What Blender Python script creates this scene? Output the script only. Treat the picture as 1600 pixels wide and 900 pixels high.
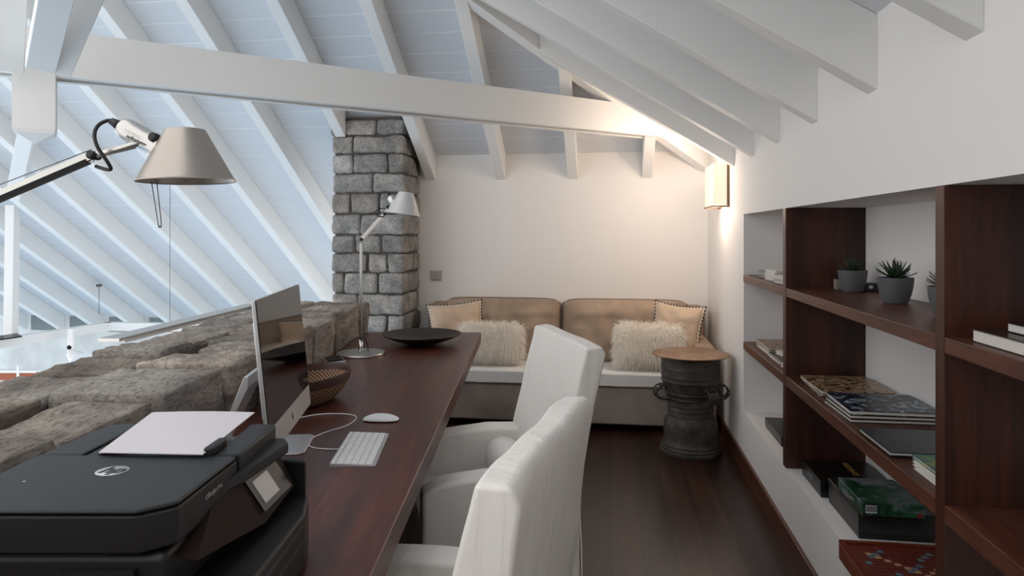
import bpy, bmesh, math, random
from mathutils import Vector, Matrix, noise
R = math.radians
PI = math.pi
for o in list(bpy.data.objects): bpy.data.objects.remove(o)
scene = bpy.context.scene
C = scene.collection
# ---------------------------------------------------------------- camera, world, exposure
H = 1.35                                   # eye height
cam = bpy.data.cameras.new('camera'); cam.lens = 36*1060/1600; cam.sensor_width = 36
cam.shift_y = -85/1600; cam.clip_start = 0.02
camo = bpy.data.objects.new('camera', cam); C.objects.link(camo)
camo.location = (0, 0, H); camo.rotation_euler = (R(90), 0, 0)
scene.camera = camo
scene.view_settings.view_transform = 'Standard'; scene.view_settings.look = 'None'
scene.view_settings.gamma = 1; scene.view_settings.use_curve_mapping = False
scene.view_settings.exposure = 0.64
world = bpy.data.worlds.new('daylight'); scene.world = world; world.use_nodes = True
wt = world.node_tree; bg = wt.nodes['Background']; bg.inputs[1].default_value = 1.0
bg.inputs[0].default_value = (1.085, 1.075, 1.07, 1)      # bright overcast sky
TH = R(8.25); ct, st = math.cos(TH), math.sin(TH)
def BW(u, d, z=0.0): return Vector((ct*u+st*d, -st*u+ct*d, z))     # building frame -> world

# ---------------------------------------------------------------- materials
def lin(c):
    return tuple(((v/255)/12.92 if v/255 <= .04045 else ((v/255+.055)/1.055)**2.4) for v in c)+(1,)
def base(name, col, rough=.6, metal=0, spec=.5):
    m = bpy.data.materials.new(name); m.use_nodes = True
    b = m.node_tree.nodes['Principled BSDF']
    b.inputs['Base Color'].default_value = lin(col); b.inputs['Roughness'].default_value = rough
    b.inputs['Metallic'].default_value = metal; b.inputs['Specular IOR Level'].default_value = spec
    return m, m.node_tree, b
def coords(nt, scale=(1, 1, 1), rot=(0, 0, 0)):
    t = nt.nodes.new('ShaderNodeTexCoord'); mp = nt.nodes.new('ShaderNodeMapping')
    mp.inputs['Scale'].default_value = scale; mp.inputs['Rotation'].default_value = rot
    nt.links.new(t.outputs['Object'], mp.inputs['Vector']); return mp.outputs[0]
def ramp(nt, fac, stops):
    r = nt.nodes.new('ShaderNodeValToRGB'); e = r.color_ramp.elements
    while len(e) < len(stops): e.new(.5)
    for i, (p, c) in enumerate(stops): e[i].position = p; e[i].color = lin(c)
    nt.links.new(fac, r.inputs[0]); return r.outputs[0]
def noise_n(nt, vec, scale, detail=4, rough=.5, dist=0):
    n = nt.nodes.new('ShaderNodeTexNoise'); n.inputs['Scale'].default_value = scale
    n.inputs['Detail'].default_value = detail; n.inputs['Roughness'].default_value = rough
    n.inputs['Distortion'].default_value = dist
    nt.links.new(vec, n.inputs['Vector']); return n.outputs[0]
def bump(nt, b, h, strength=.2, dist=.01):
    n = nt.nodes.new('ShaderNodeBump'); n.inputs['Strength'].default_value = strength; n.inputs['Distance'].default_value = dist
    nt.links.new(h, n.inputs['Height']); nt.links.new(n.outputs[0], b.inputs['Normal'])
def plain(name, col, rough=.6, metal=0, spec=.5, nscale=0, nstr=.1, var=0, ndist=.005):
    m, nt, b = base(name, col, rough, metal, spec)
    v = coords(nt)
    if var:
        n = noise_n(nt, v, 3.0)
        c2 = tuple(max(0, min(255, x*(1-var))) for x in col); c3 = tuple(min(255, x*(1+var)) for x in col)
        nt.links.new(ramp(nt, n, [(.35, c2), (.65, c3)]), b.inputs['Base Color'])
    if nscale: bump(nt, b, noise_n(nt, v, nscale, 3), nstr, ndist)
    return m
def wood(name, c1, c2, axis='y', rough=.35, scale=1.0, seams=None, spec=.5, plank_rot=0):
    m, nt, b = base(name, c1, rough, 0, spec)
    s = {'y': (14, 1.1, 14), 'x': (1.1, 14, 14), 'z': (14, 14, 1.1)}[axis]
    v = coords(nt, tuple(k*scale for k in s))
    n = noise_n(nt, v, 1.6, 6, .6, .6)
    col = ramp(nt, n, [(.3, c1), (.7, c2)])
    v2 = coords(nt, tuple(k*scale*6 for k in s)); n2 = noise_n(nt, v2, 2.2, 3, .6)
    mx = nt.nodes.new('ShaderNodeMix'); mx.data_type = 'RGBA'; mx.blend_type = 'MULTIPLY'; mx.inputs[0].default_value = .55
    nt.links.new(col, mx.inputs[6]); nt.links.new(ramp(nt, n2, [(.35, (150, 150, 150)), (.6, (255, 255, 255))]), mx.inputs[7])
    out = mx.outputs[2]
    if seams:
        vv = coords(nt); sp = nt.nodes.new('ShaderNodeSeparateXYZ'); nt.links.new(vv, sp.inputs[0])
        mt = nt.nodes.new('ShaderNodeMath'); mt.operation = 'DIVIDE'; mt.inputs[1].default_value = seams
        nt.links.new(sp.outputs[0], mt.inputs[0])
        fl = nt.nodes.new('ShaderNodeMath'); fl.operation = 'FLOOR'; nt.links.new(mt.outputs[0], fl.inputs[0])
        wn = nt.nodes.new('ShaderNodeTexWhiteNoise'); wn.noise_dimensions = '1D'; nt.links.new(fl.outputs[0], wn.inputs['W'])
        mx2 = nt.nodes.new('ShaderNodeMix'); mx2.data_type = 'RGBA'; mx2.blend_type = 'MULTIPLY'; mx2.inputs[0].default_value = 1
        nt.links.new(out, mx2.inputs[6]); nt.links.new(ramp(nt, wn.outputs['Value'], [(0, (160, 152, 148)), (1, (255, 255, 255))]), mx2.inputs[7])
        out = mx2.outputs[2]
    if seams:
        fr_ = nt.nodes.new('ShaderNodeMath'); fr_.operation = 'FRACT'; nt.links.new(mt.outputs[0], fr_.inputs[0])
        mx4 = nt.nodes.new('ShaderNodeMix'); mx4.data_type = 'RGBA'; mx4.blend_type = 'MULTIPLY'; mx4.inputs[0].default_value = 1
        nt.links.new(out, mx4.inputs[6]); nt.links.new(ramp(nt, fr_.outputs[0], [(.0, (40, 40, 40)), (.035, (60, 60, 60)), (.05, (255, 255, 255))]), mx4.inputs[7]); out = mx4.outputs[2]
        v5 = coords(nt, (3.2, 1.5, 1)); wv = noise_n(nt, v5, 2.5, 8, .8, 3.5)
        mx5 = nt.nodes.new('ShaderNodeMix'); mx5.data_type = 'RGBA'; mx5.blend_type = 'SCREEN'; mx5.inputs[0].default_value = .22
        nt.links.new(out, mx5.inputs[6]); nt.links.new(ramp(nt, wv, [(.485, (0, 0, 0)), (.5, (120, 84, 62)), (.515, (0, 0, 0))]), mx5.inputs[7]); out = mx5.outputs[2]
    nt.links.new(out, b.inputs['Base Color'])
    bump(nt, b, n2, .06, .002)
    return m
M = {}
M['paint'] = plain('white_paint', (232, 232, 230), .55, nscale=60, nstr=.03)
M['ceil'] = plain('white_board_paint', (212, 215, 219), .5)
M['groove'] = plain('board_edge_highlight', (246, 246, 246), .5)  # lighter than the boards: paints in the light their edges catch
M['wall'] = plain('wall_plaster', (234, 231, 228), .8, nscale=25, nstr=.05)
M['niche'] = plain('niche_plaster', (225, 224, 222), .8)
M['concrete'] = plain('pale_concrete', (205, 208, 206), .85, nscale=8, nstr=.2, var=.05)
M['vent'] = plain('grey_panel', (120, 128, 130), .8)
M['floor'] = wood('dark_floor_wood', (44, 27, 20), (84, 54, 40), 'y', .32, .8, seams=.136)
M['desk'] = wood('dark_desk_wood', (60, 28, 20), (104, 54, 39), 'y', .36, .6)
M['shelfwood'] = wood('dark_shelf_wood_long', (70, 38, 27), (112, 66, 48), 'y', .4, .7)
M['panelwood'] = wood('dark_panel_wood', (36, 17, 12), (84, 42, 29), 'z', .42, .45)
M['bowl'] = wood('very_dark_bowl_wood', (30, 21, 18), (50, 36, 30), 'x', .45, 1)
M['redwood'] = wood('reddish_box_wood', (92, 36, 22), (130, 56, 34), 'x', .35, 1)
M['fabric'] = plain('white_slipcover_linen', (236, 231, 225), .95, spec=.12)
def linen(m):
    nt = m.node_tree; b = nt.nodes['Principled BSDF']; v = coords(nt, (1, 1, .35))
    n1 = noise_n(nt, v, 9, 3, .5, 1.2); v2 = coords(nt); n2 = noise_n(nt, v2, 300, 2)
    b1 = nt.nodes.new('ShaderNodeBump'); b1.inputs['Strength'].default_value = .9; b1.inputs['Distance'].default_value = .012; nt.links.new(n1, b1.inputs['Height'])
    b2 = nt.nodes.new('ShaderNodeBump'); b2.inputs['Strength'].default_value = .3; b2.inputs['Distance'].default_value = .0015; nt.links.new(n2, b2.inputs['Height'])
    nt.links.new(b1.outputs[0], b2.inputs['Normal']); nt.links.new(b2.outputs[0], b.inputs['Normal'])
linen(M['fabric'])
M['sofa'] = plain('beige_velvet', (160, 140, 122), .9, spec=.2, nscale=40, nstr=.15, var=.08)
M['sofabase'] = plain('taupe_velvet_base', (150, 138, 130), .9, spec=.2, nscale=30, nstr=.15, var=.1)
M['piping'] = plain('taupe_piping', (104, 88, 76), .9)
M['tan'] = plain('tan_silk', (196, 172, 148), .6, nscale=30, nstr=.1, var=.05)
M['bead'] = plain('dark_bead', (38, 30, 28), .4)
M['beadlight'] = plain('pale_trim', (220, 210, 196), .7)
def furm():
    m = bpy.data.materials.new('ivory_fur'); m.use_nodes = True; nt = m.node_tree; nt.nodes.clear()
    o = nt.nodes.new('ShaderNodeOutputMaterial'); d = nt.nodes.new('ShaderNodeBsdfDiffuse'); tr = nt.nodes.new('ShaderNodeBsdfTranslucent'); mx = nt.nodes.new('ShaderNodeMixShader')
    d.inputs[0].default_value = lin((253, 249, 242)); tr.inputs[0].default_value = lin((253, 247, 238)); mx.inputs[0].default_value = .35
    nt.links.new(d.outputs[0], mx.inputs[1]); nt.links.new(tr.outputs[0], mx.inputs[2]); nt.links.new(mx.outputs[0], o.inputs[0]); return m
M['furw'] = furm()
M['chrome'] = plain('polished_aluminium', (200, 200, 198), .16, 1)
M['alu'] = plain('brushed_aluminium', (196, 194, 190), .33, 1)
M['alubright'] = plain('anodised_aluminium', (205, 205, 206), .42, .8)
M['shade'] = plain('satin_aluminium_shade', (172, 164, 156), .36, .85)
M['shadew'] = plain('pale_aluminium_shade', (205, 206, 204), .5, .35)
M['black'] = plain('black_plastic', (18, 18, 19), .45)
M['pblack'] = plain('satin_black_plastic', (20, 21, 24), .45, nscale=500, nstr=.05, ndist=.0005)
M['pside'] = plain('shaded_black_plastic', (15, 13, 12), .5)  # darker printer black, puts the shade on its sides into the colour
M['gloss'] = plain('gloss_black_panel', (20, 18, 18), .25, spec=.15)
M['panel'] = plain('dark_panel_lacquer', (40, 30, 26), .55, spec=.05)
M['screen'] = plain('black_display_glass', (8, 7, 8), .04)
M['lcd'] = plain('grey_lcd', (150, 150, 152), .35)
M['white'] = plain('white_plastic', (238, 238, 238), .3)
M['key'] = plain('white_keycap', (235, 235, 234), .45)
M['paper'] = plain('paper', (216, 211, 216), .8)
M['page'] = plain('page_edges', (214, 208, 200), .9, nscale=120, nstr=.3)
M['leather'] = plain('brown_leather_rim', (64, 38, 30), .5, nscale=90, nstr=.1)
M['pot'] = plain('grey_pot', (84, 85, 88), .7)
M['soil'] = plain('dark_soil', (30, 24, 20), .95)
M['leaf'] = plain('dark_green_leaf', (40, 62, 38), .45, var=.3)
M['switch'] = plain('grey_switch', (168, 160, 152), .35, .3)
M['tanframe'] = plain('bronze_frame', (120, 96, 76), .45, .5)
M['brick'] = plain('reddish_timber', (164, 92, 66), .7)
M['blackcord'] = plain('black_rubber', (16, 16, 16), .5)
M['wire'] = plain('steel_wire', (110, 110, 112), .4, .8)
M['logo'] = plain('grey_logo', (190, 190, 192), .4, .4)
M['darklogo'] = plain('black_logo', (12, 12, 12), .3)
M['gold'] = plain('gold_print', (150, 120, 66), .6)
M['red'] = plain('red_print', (150, 40, 34), .6)
M['graymark'] = plain('grey_print', (150, 150, 150), .6)
def stone_mat(name, cols, sc=1, st=(1, 1, 1)):
    m, nt, b = base(name, cols[1], .85, 0, .3)
    v = coords(nt, st); n = noise_n(nt, v, 5*sc, 8, .7, .3)
    col = ramp(nt, n, [(.3, cols[0]), (.5, cols[1]), (.68, cols[2])])
    at = nt.nodes.new('ShaderNodeAttribute'); at.attribute_name = 'tint'
    mx = nt.nodes.new('ShaderNodeMix'); mx.data_type = 'RGBA'; mx.blend_type = 'MULTIPLY'; mx.inputs[0].default_value = 1
    nt.links.new(col, mx.inputs[6]); nt.links.new(at.outputs['Color'], mx.inputs[7])
    n3 = noise_n(nt, v, 90*sc, 4, .7); mx3 = nt.nodes.new('ShaderNodeMix'); mx3.data_type = 'RGBA'; mx3.blend_type = 'MULTIPLY'; mx3.inputs[0].default_value = .8
    nt.links.new(mx.outputs[2], mx3.inputs[6]); nt.links.new(ramp(nt, n3, [(.36, (165, 162, 160)), (.52, (255, 255, 255))]), mx3.inputs[7])
    nt.links.new(mx3.outputs[2], b.inputs['Base Color'])
    bump(nt, b, noise_n(nt, v, 14*sc, 10, .75), 1.0, .02)
    return m
M['stone'] = stone_mat('grey_granite', [(122, 122, 122), (166, 163, 159), (210, 206, 199)])
M['stoneb'] = stone_mat('brown_grey_granite', [(112, 104, 98), (172, 162, 153), (214, 206, 196)], 1, (1, .38, 1.8))
M['mortar'] = plain('dark_mortar', (84, 79, 75), .95, nscale=40, nstr=.5)
def bronze():
    m, nt, b = base('dark_bronze', (50, 46, 42), .55, .35)
    v = coords(nt); n = noise_n(nt, v, 14, 6, .65)
    nt.links.new(ramp(nt, n, [(.3, (46, 42, 39)), (.6, (86, 78, 70)), (.8, (122, 112, 100))]), b.inputs['Base Color'])
    bump(nt, b, noise_n(nt, v, 60, 5, .6), .4, .004); return m
M['bronze'] = bronze()
def coppertop():
    m, nt, b = base('worn_copper_top', (120, 88, 62), .45, .4)
    v = coords(nt); n = noise_n(nt, v, 9, 6, .65)
    nt.links.new(ramp(nt, n, [(.3, (104, 78, 58)), (.6, (150, 118, 92)), (.8, (178, 150, 122))]), b.inputs['Base Color']); return m
M['coppertop'] = coppertop()
def weave():
    m, nt, b = base('woven_cane', (150, 110, 78), .7)
    t = nt.nodes.new('ShaderNodeTexCoord'); mp = nt.nodes.new('ShaderNodeMapping'); mp.inputs['Scale'].default_value = (110, 2, 1)
    nt.links.new(t.outputs['UV'], mp.inputs[0])
    ck = nt.nodes.new('ShaderNodeTexChecker'); ck.inputs['Scale'].default_value = 1
    ck.inputs['Color1'].default_value = lin((160, 124, 94)); ck.inputs['Color2'].default_value = lin((58, 34, 24))
    nt.links.new(mp.outputs[0], ck.inputs['Vector']); nt.links.new(ck.outputs[0], b.inputs['Base Color']); bump(nt, b, ck.outputs['Fac'], .6, .004)
    return m
M['weave'] = weave()
def waffle():
    m, nt, b = base('white_waffle_cotton', (236, 233, 230), .95, spec=.1)
    v = coords(nt); w1 = nt.nodes.new('ShaderNodeTexChecker'); w1.inputs['Scale'].default_value = 110
    nt.links.new(v, w1.inputs['Vector']); bump(nt, b, w1.outputs['Fac'], .5, .004); return m
M['throw'] = waffle()
def cover(name, stops, sc=12, rough=.3):
    m, nt, b = base(name, stops[0][1], rough)
    n = noise_n(nt, coords(nt), sc, 5, .6, 1.0); nt.links.new(ramp(nt, n, stops), b.inputs['Base Color']); return m
CV = {
 'arch': cover('cover_architecture_photo', [(.38, (30, 27, 25)), (.46, (112, 84, 60)), (.54, (196, 164, 126)), (.62, (50, 44, 40))], 22),
 'night': cover('cover_night_photo', [(.48, (18, 19, 22)), (.56, (34, 60, 104)), (.62, (180, 196, 190)), (.7, (22, 24, 28))], 26),
 'navy': cover('cover_dark_blue', [(.4, (22, 24, 30)), (.7, (44, 54, 74))], 20),
 'teal': cover('cover_teal_yellow', [(.35, (44, 96, 96)), (.52, (52, 110, 104)), (.6, (150, 156, 60)), (.75, (40, 90, 86))], 18),
 'dark': cover('cover_charcoal', [(.4, (26, 24, 24)), (.7, (44, 42, 42))], 6),
 'brown': cover('cover_dark_brown', [(.4, (40, 30, 27)), (.7, (58, 46, 42))], 6),
 'grey': cover('cover_pale_photo', [(.4, (150, 142, 130)), (.6, (96, 92, 84)), (.75, (190, 186, 178))], 12),
 'white': cover('cover_white', [(.3, (216, 214, 210)), (.7, (228, 226, 222))], 6),
 'green': cover('cover_green', [(.3, (26, 92, 58)), (.7, (36, 120, 74))], 8),
 'dgreen': cover('cover_dark_green', [(.3, (44, 56, 50)), (.7, (60, 72, 66))], 8),
 'game': cover('box_game_art', [(.35, (14, 34, 26)), (.5, (34, 84, 60)), (.6, (110, 120, 128)), (.68, (110, 92, 70)), (.8, (16, 40, 30))], 14),
 'gblack': cover('box_black', [(.4, (12, 12, 13)), (.7, (24, 23, 24))], 8),
}
def lampglow(name, col, strength):
    m = bpy.data.materials.new(name); m.use_nodes = True; nt = m.node_tree; b = nt.nodes['Principled BSDF']
    b.inputs['Base Color'].default_value = lin((150, 136, 112)); b.inputs['Emission Color'].default_value = col
    b.inputs['Emission Strength'].default_value = strength; return m
M['glow'] = lampglow('lit_parchment_shade', (1, .88, .70, 1), .52)

# ---------------------------------------------------------------- mesh helpers
def hexa(bm, p):      # p: 8 points, bottom ring 0-3, top ring 4-7
    v = [bm.verts.new(q) for q in p]; fs = []
    for f in ((3, 2, 1, 0), (4, 5, 6, 7), (0, 1, 5, 4), (1, 2, 6, 5), (2, 3, 7, 6), (3, 0, 4, 7)):
        fs.append(bm.faces.new([v[i] for i in f]))
    return fs
def box(bm, x0, x1, y0, y1, z0, z1):
    return hexa(bm, [(x0, y0, z0), (x1, y0, z0), (x1, y1, z0), (x0, y1, z0), (x0, y0, z1), (x1, y0, z1), (x1, y1, z1), (x0, y1, z1)])
def merge(bm, t, mat=None):
    me = bpy.data.meshes.new('t'); t.to_mesh(me); t.free()
    if mat is not None: me.transform(mat)
    bm.from_mesh(me); bpy.data.meshes.remove(me)
def rbox(bm, x0, x1, y0, y1, z0, z1, r=.01, seg=2, mat=None):
    t = bmesh.new(); box(t, x0, x1, y0, y1, z0, z1)
    bmesh.ops.bevel(t, geom=t.edges[:], offset=r, segments=seg, profile=.5, affect='EDGES'); merge(bm, t, mat)
def prism(bm, poly, z0, z1, r=0, seg=2, mat=None):
    t = bmesh.new(); a = [t.verts.new((x, y, z0)) for x, y in poly]; b = [t.verts.new((x, y, z1)) for x, y in poly]
    n = len(poly); t.faces.new(a[::-1]); t.faces.new(b)
    for i in range(n): t.faces.new([a[i], a[(i+1) % n], b[(i+1) % n], b[i]])
    bmesh.ops.recalc_face_normals(t, faces=t.faces)
    if r: bmesh.ops.bevel(t, geom=t.edges[:], offset=r, segments=seg, profile=.5, affect='EDGES')
    merge(bm, t, mat)
def lathe(bm, prof, n=48, mat=None, sx=1, sy=1, uv=False, closed=False):
    t = bmesh.new(); rings = []
    for r, z in prof:
        if r < 1e-6: rings.append([t.verts.new((0, 0, z))]); continue
        rings.append([t.verts.new((r*sx*math.cos(2*PI*i/n), r*sy*math.sin(2*PI*i/n), z)) for i in range(n)])
    uvl = t.loops.layers.uv.new('UVMap') if uv else None
    for k in range(len(rings)-1):
        a, b = rings[k], rings[k+1]
        for i in range(n):
            j = (i+1) % n
            if len(a) == 1 and len(b) == 1: continue
            if len(a) == 1: f = t.faces.new([a[0], b[j], b[i]])
            elif len(b) == 1: f = t.faces.new([a[i], a[j], b[0]])
            else:
                f = t.faces.new([a[i], a[j], b[j], b[i]])
                if uv:
                    for lp, (uu, vv) in zip(f.loops, ((i, k), (i+1, k), (i+1, k+1), (i, k+1))): lp[uvl].uv = (uu/n, vv)
            f.smooth = True
    merge(bm, t, mat)
def frame_to(d):
    d = Vector(d).normalized(); return d.to_track_quat('Z', 'Y').to_matrix().to_4x4()
def cyl(bm, p0, p1, r0, r1=None, n=20, caps=True):
    r1 = r0 if r1 is None else r1
    p0, p1 = Vector(p0), Vector(p1); L = (p1-p0).length
    pr = [(r0, 0), (r1, L)]
    if caps: pr = [(0, 0)]+pr+[(0, L)]
    lathe(bm, pr, n, Matrix.Translation(p0) @ frame_to(p1-p0))
def spline(pts, k=8):
    P = [Vector(p) for p in pts]; out = []
    for i in range(len(P)-1):
        a = P[max(i-1, 0)]; b = P[i]; c = P[i+1]; d = P[min(i+2, len(P)-1)]
        for j in range(k):
            t = j/k; out.append(.5*((2*b)+(c-a)*t+(2*a-5*b+4*c-d)*t*t+(3*b-a-3*c+d)*t**3))
    out.append(P[-1]); return out
def tube(bm, pts, r, n=10, k=8, smooth=True, closed=False):
    P = spline(pts, k) if smooth else [Vector(p) for p in pts]
    rings = []; up = None
    for i, p in enumerate(P):
        d = (P[min(i+1, len(P)-1)]-P[max(i-1, 0)]).normalized()
        if up is None: up = d.orthogonal().normalized()
        up = (up-d*up.dot(d)).normalized(); s = d.cross(up)
        rr = r[min(i, len(r)-1)] if isinstance(r, (list, tuple)) else r
        rings.append([bm.verts.new(p+up*rr*math.cos(2*PI*j/n)+s*rr*math.sin(2*PI*j/n)) for j in range(n)])
    for a, b in zip(rings, rings[1:]):
        for j in range(n):
            f = bm.faces.new([a[j], a[(j+1) % n], b[(j+1) % n], b[j]]); f.smooth = True
    if closed:
        a, b = rings[-1], rings[0]
        for j in range(n): bm.faces.new([a[j], a[(j+1) % n], b[(j+1) % n], b[j]]).smooth = True
    else: bm.faces.new(rings[0][::-1]); bm.faces.new(rings[-1])
def barb(bm, p0, p1, w, h, side=(1, 0, 0)):      # bar with rectangular section, w along 'side'
    p0, p1 = Vector(p0), Vector(p1); d = (p1-p0).normalized(); s = Vector(side); s = (s-d*s.dot(d)).normalized(); t = d.cross(s)
    a, b = s*w/2, t*h/2
    hexa(bm, [p0-a-b, p0+a-b, p0+a+b, p0-a+b, p1-a-b, p1+a-b, p1+a+b, p1-a+b])
def smooth_all(bm, ang=40):
    for f in bm.faces: f.smooth = True
def obj(name, bm, mat, parent=None, loc=(0, 0, 0), rz=0, recenter=True, smooth=None, fixn=True):
    if fixn: bmesh.ops.recalc_face_normals(bm, faces=bm.faces)
    me = bpy.data.meshes.new(name); bm.to_mesh(me); bm.free()
    loc = Vector(loc)
    if parent is None and recenter:
        xs = [v.co.x for v in me.vertices]; ys = [v.co.y for v in me.vertices]; zs = [v.co.z for v in me.vertices]
        c = Vector(((min(xs)+max(xs))/2, (min(ys)+max(ys))/2, min(zs)))
        me.transform(Matrix.Translation(-c)); loc = loc+Matrix.Rotation(rz, 3, 'Z') @ c
    o = bpy.data.objects.new(name, me); C.objects.link(o)
    for m in (mat if isinstance(mat, list) else [mat]): me.materials.append(m)
    o.location = loc; o.rotation_euler = (0, 0, rz); o.parent = parent
    if smooth is not None:
        me.shade_smooth() if hasattr(me, 'shade_smooth') else None
        try: me.set_sharp_from_angle(angle=R(smooth))
        except Exception: pass
        wm = o.modifiers.new('weighted', 'WEIGHTED_NORMAL'); wm.keep_sharp = True; wm.weight = 60
    return o
def tag(o, label, cat, group=None):
    o['label'] = label; o['category'] = cat
    if group: o['group'] = group
    return o
def thing(name, label, cat, loc=(0, 0, 0), rz=0, group=None):
    o = bpy.data.objects.new(name, None); C.objects.link(o); o.empty_display_size = .05
    o.location = loc; o.rotation_euler = (0, 0, rz); return tag(o, label, cat, group)
def bthing(name, label, cat, u, d, z, rot=0, group=None):
    return thing(name, label, cat, BW(u, d, z), -TH+rot, group)
def struct(name, bm, mat, rz=-TH, **k):
    o = obj(name, bm, mat, None, (0, 0, 0), rz, recenter=False, **k); o['kind'] = 'structure'; return o
def nb(): return bmesh.new()
def text(name, s, size, mat, parent, mtx, depth=.0004, bold=False, shear=0):
    cu = bpy.data.curves.new('t', 'FONT'); cu.body = s; cu.size = size; cu.extrude = depth; cu.align_x = 'CENTER'; cu.align_y = 'CENTER'; cu.shear = shear
    if bold: cu.offset = size*.02
    o = bpy.data.objects.new('t', cu); C.objects.link(o)
    me = bpy.data.meshes.new_from_object(o); bpy.data.objects.remove(o)
    me.transform(mtx); me.name = name; me.materials.clear(); me.materials.append(mat)
    x = bpy.data.objects.new(name, me); C.objects.link(x); x.parent = parent; return x

# ================================================================ SETTING
UW, DB = .75, 5.435                       # right wall face, back wall face (building frame)
HT = math.tan(R(47.5))
zA = lambda d: H+3.914-.64*d              # undersides of far slope rafters
zB = lambda u: H+.41+.62*(UW-u)           # undersides of right slope rafters
DA, DBv = .209, .215
DR = 2.42; UR = UW-(DB-DR)*HT             # ridge end
hip_u = lambda d: UW-(DB-d)*HT
hip_d = lambda u: DB-(UW-u)/HT
FAR = 8.15
bm = nb(); box(bm, -1.75, 2.0, -1.6, DB, -.12, 0)
struct('floor', bm, M['floor'])
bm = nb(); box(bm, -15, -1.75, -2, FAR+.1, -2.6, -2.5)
struct('floor_lower_bounce', bm, plain('blue_bounce_floor', (176, 212, 240), .7))  # unseen floor, added and coloured blue to tint light bounced into the hall
bm = nb(); box(bm, -1.75, 1.12, -1.75, -1.601, -.1, H+1.3)
struct('wall_near_light_block', bm, M['wall'])  # unseen wall added behind the camera to cut light on near faces
bm = nb(); box(bm, -1.75, UW+.3, DB, DB+.15, -.1, H+.66)
struct('wall_back', bm, M['wall'])
bm = nb()
box(bm, UW, 1.12, -1.6, DB+.15, -.1, .34); box(bm, UW, 1.12, -1.6, DB+.15, 1.46, H+.64)
box(bm, UW, 1.12, 4.004, DB+.15, .34, 1.46); box(bm, UW, 1.12, -1.6, .3, .34, 1.46)
box(bm, 1.07, 1.12, .3, 4.004, .34, 1.46)
struct('wall_right', bm, M['wall'])
bm = nb(); rbox(bm, UW-.016, UW+.001, -1.6, DB, 0, .105, .003)
struct('baseboard_right', bm, M['shelfwood'])
bm = nb(); box(bm, -1.4, UW-.016, DB-.014, DB+.001, 0, .1)
struct('baseboard_back', bm, M['shelfwood'])
# far wall of the open hall, with grey infill panels between the rafter feet
bm = nb(); box(bm, -8.9, -1.75, FAR, FAR+.15, -2.5, zA(FAR)+.26)
struct('wall_far', bm, M['concrete'])
# boarded ceiling: far slope, right slope, near slope
def strip(bm, p, n, th=.02):
    p = [Vector(q) for q in p]; n = Vector(n)
    hexa(bm, [q-n*0 for q in p]+[q+n*th for q in p])
bmC, bmG = nb(), nb()
w = .15; g = .006
d = DR
while d < FAR+.2:
    d1 = d+w
    for (a, b, tgt, up) in ((d, d1-g, bmC, 0), (d1-g, d1, bmG, .002)):
        ur0 = hip_u(a) if a < DB else -1.4
        ur1 = hip_u(b) if b < DB else -1.4
        strip(tgt, [(-8.9, a, zA(a)+DA+up), (ur0, a, zA(a)+DA+up), (ur1, b, zA(b)+DA+up), (-8.9, b, zA(b)+DA+up)], (0, 0, 1))
    d = d1
struct('ceiling_far', bmC, M['ceil']); struct('trim_1', bmG, M['groove'])
bmC, bmG = nb(), nb(); u = UW+.3
while u > UR:
    u1 = max(u-w, UR-.01)
    for (a, b, tgt, up) in ((u, u1+g, bmC, 0), (u1+g, u1, bmG, .002)):
        fa, fb = hip_d(a), hip_d(b); na, nb_ = 2*DR-fa, 2*DR-fb
        strip(tgt, [(a, na, zB(a)+DBv+up), (a, fa, zB(a)+DBv+up), (b, fb, zB(b)+DBv+up), (b, nb_, zB(b)+DBv+up)], (0, 0, 1))
    u = u1
struct('ceiling_right', bmC, M['ceil']); struct('trim_2', bmG, M['groove'])
# ---------------------------------------------------------------- rafters
ordn = ['first', 'second', 'third', 'fourth', 'fifth', 'sixth', 'seventh', 'eighth', 'ninth', 'tenth', 'eleventh', 'twelfth', 'thirteenth', 'fourteenth', 'fifteenth', 'sixteenth']
k = 0; ue = .3252
while k < 15:
    u0, u1 = ue-.08, ue
    dt = max(DR, hip_d(u0)) if u0 > UR else DR
    dend = DB+.002 if u1 > -1.5 else (FAR+.002 if u1 < -2.14 else 4.96)
    bm = nb(); hexa(bm, [(u0, dt, zA(dt)), (u1, dt, zA(dt)), (u1, dend, zA(dend)), (u0, dend, zA(dend)),
                         (u0, dt, zA(dt)+DA), (u1, dt, zA(dt)+DA), (u1, dend, zA(dend)+DA), (u0, dend, zA(dend)+DA)])
    bmesh.ops.bevel(bm, geom=bm.edges[:], offset=.003, segments=1, affect='EDGES')
    where = 'running down to the wall behind the sofa' if u1 > -1.5 else ('ending at the stone chimney' if u1 > -2.14 else 'over the open hall beyond the stone parapet')
    o = obj('roof_rafter', bm, M['paint'], None, (0, 0, 0), -TH)
    tag(o, 'white painted roof rafter, %s from the right, %s' % (ordn[k], where), 'rafter', 'rafters of the far roof slope')
    ue -= .583; k += 1
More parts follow.
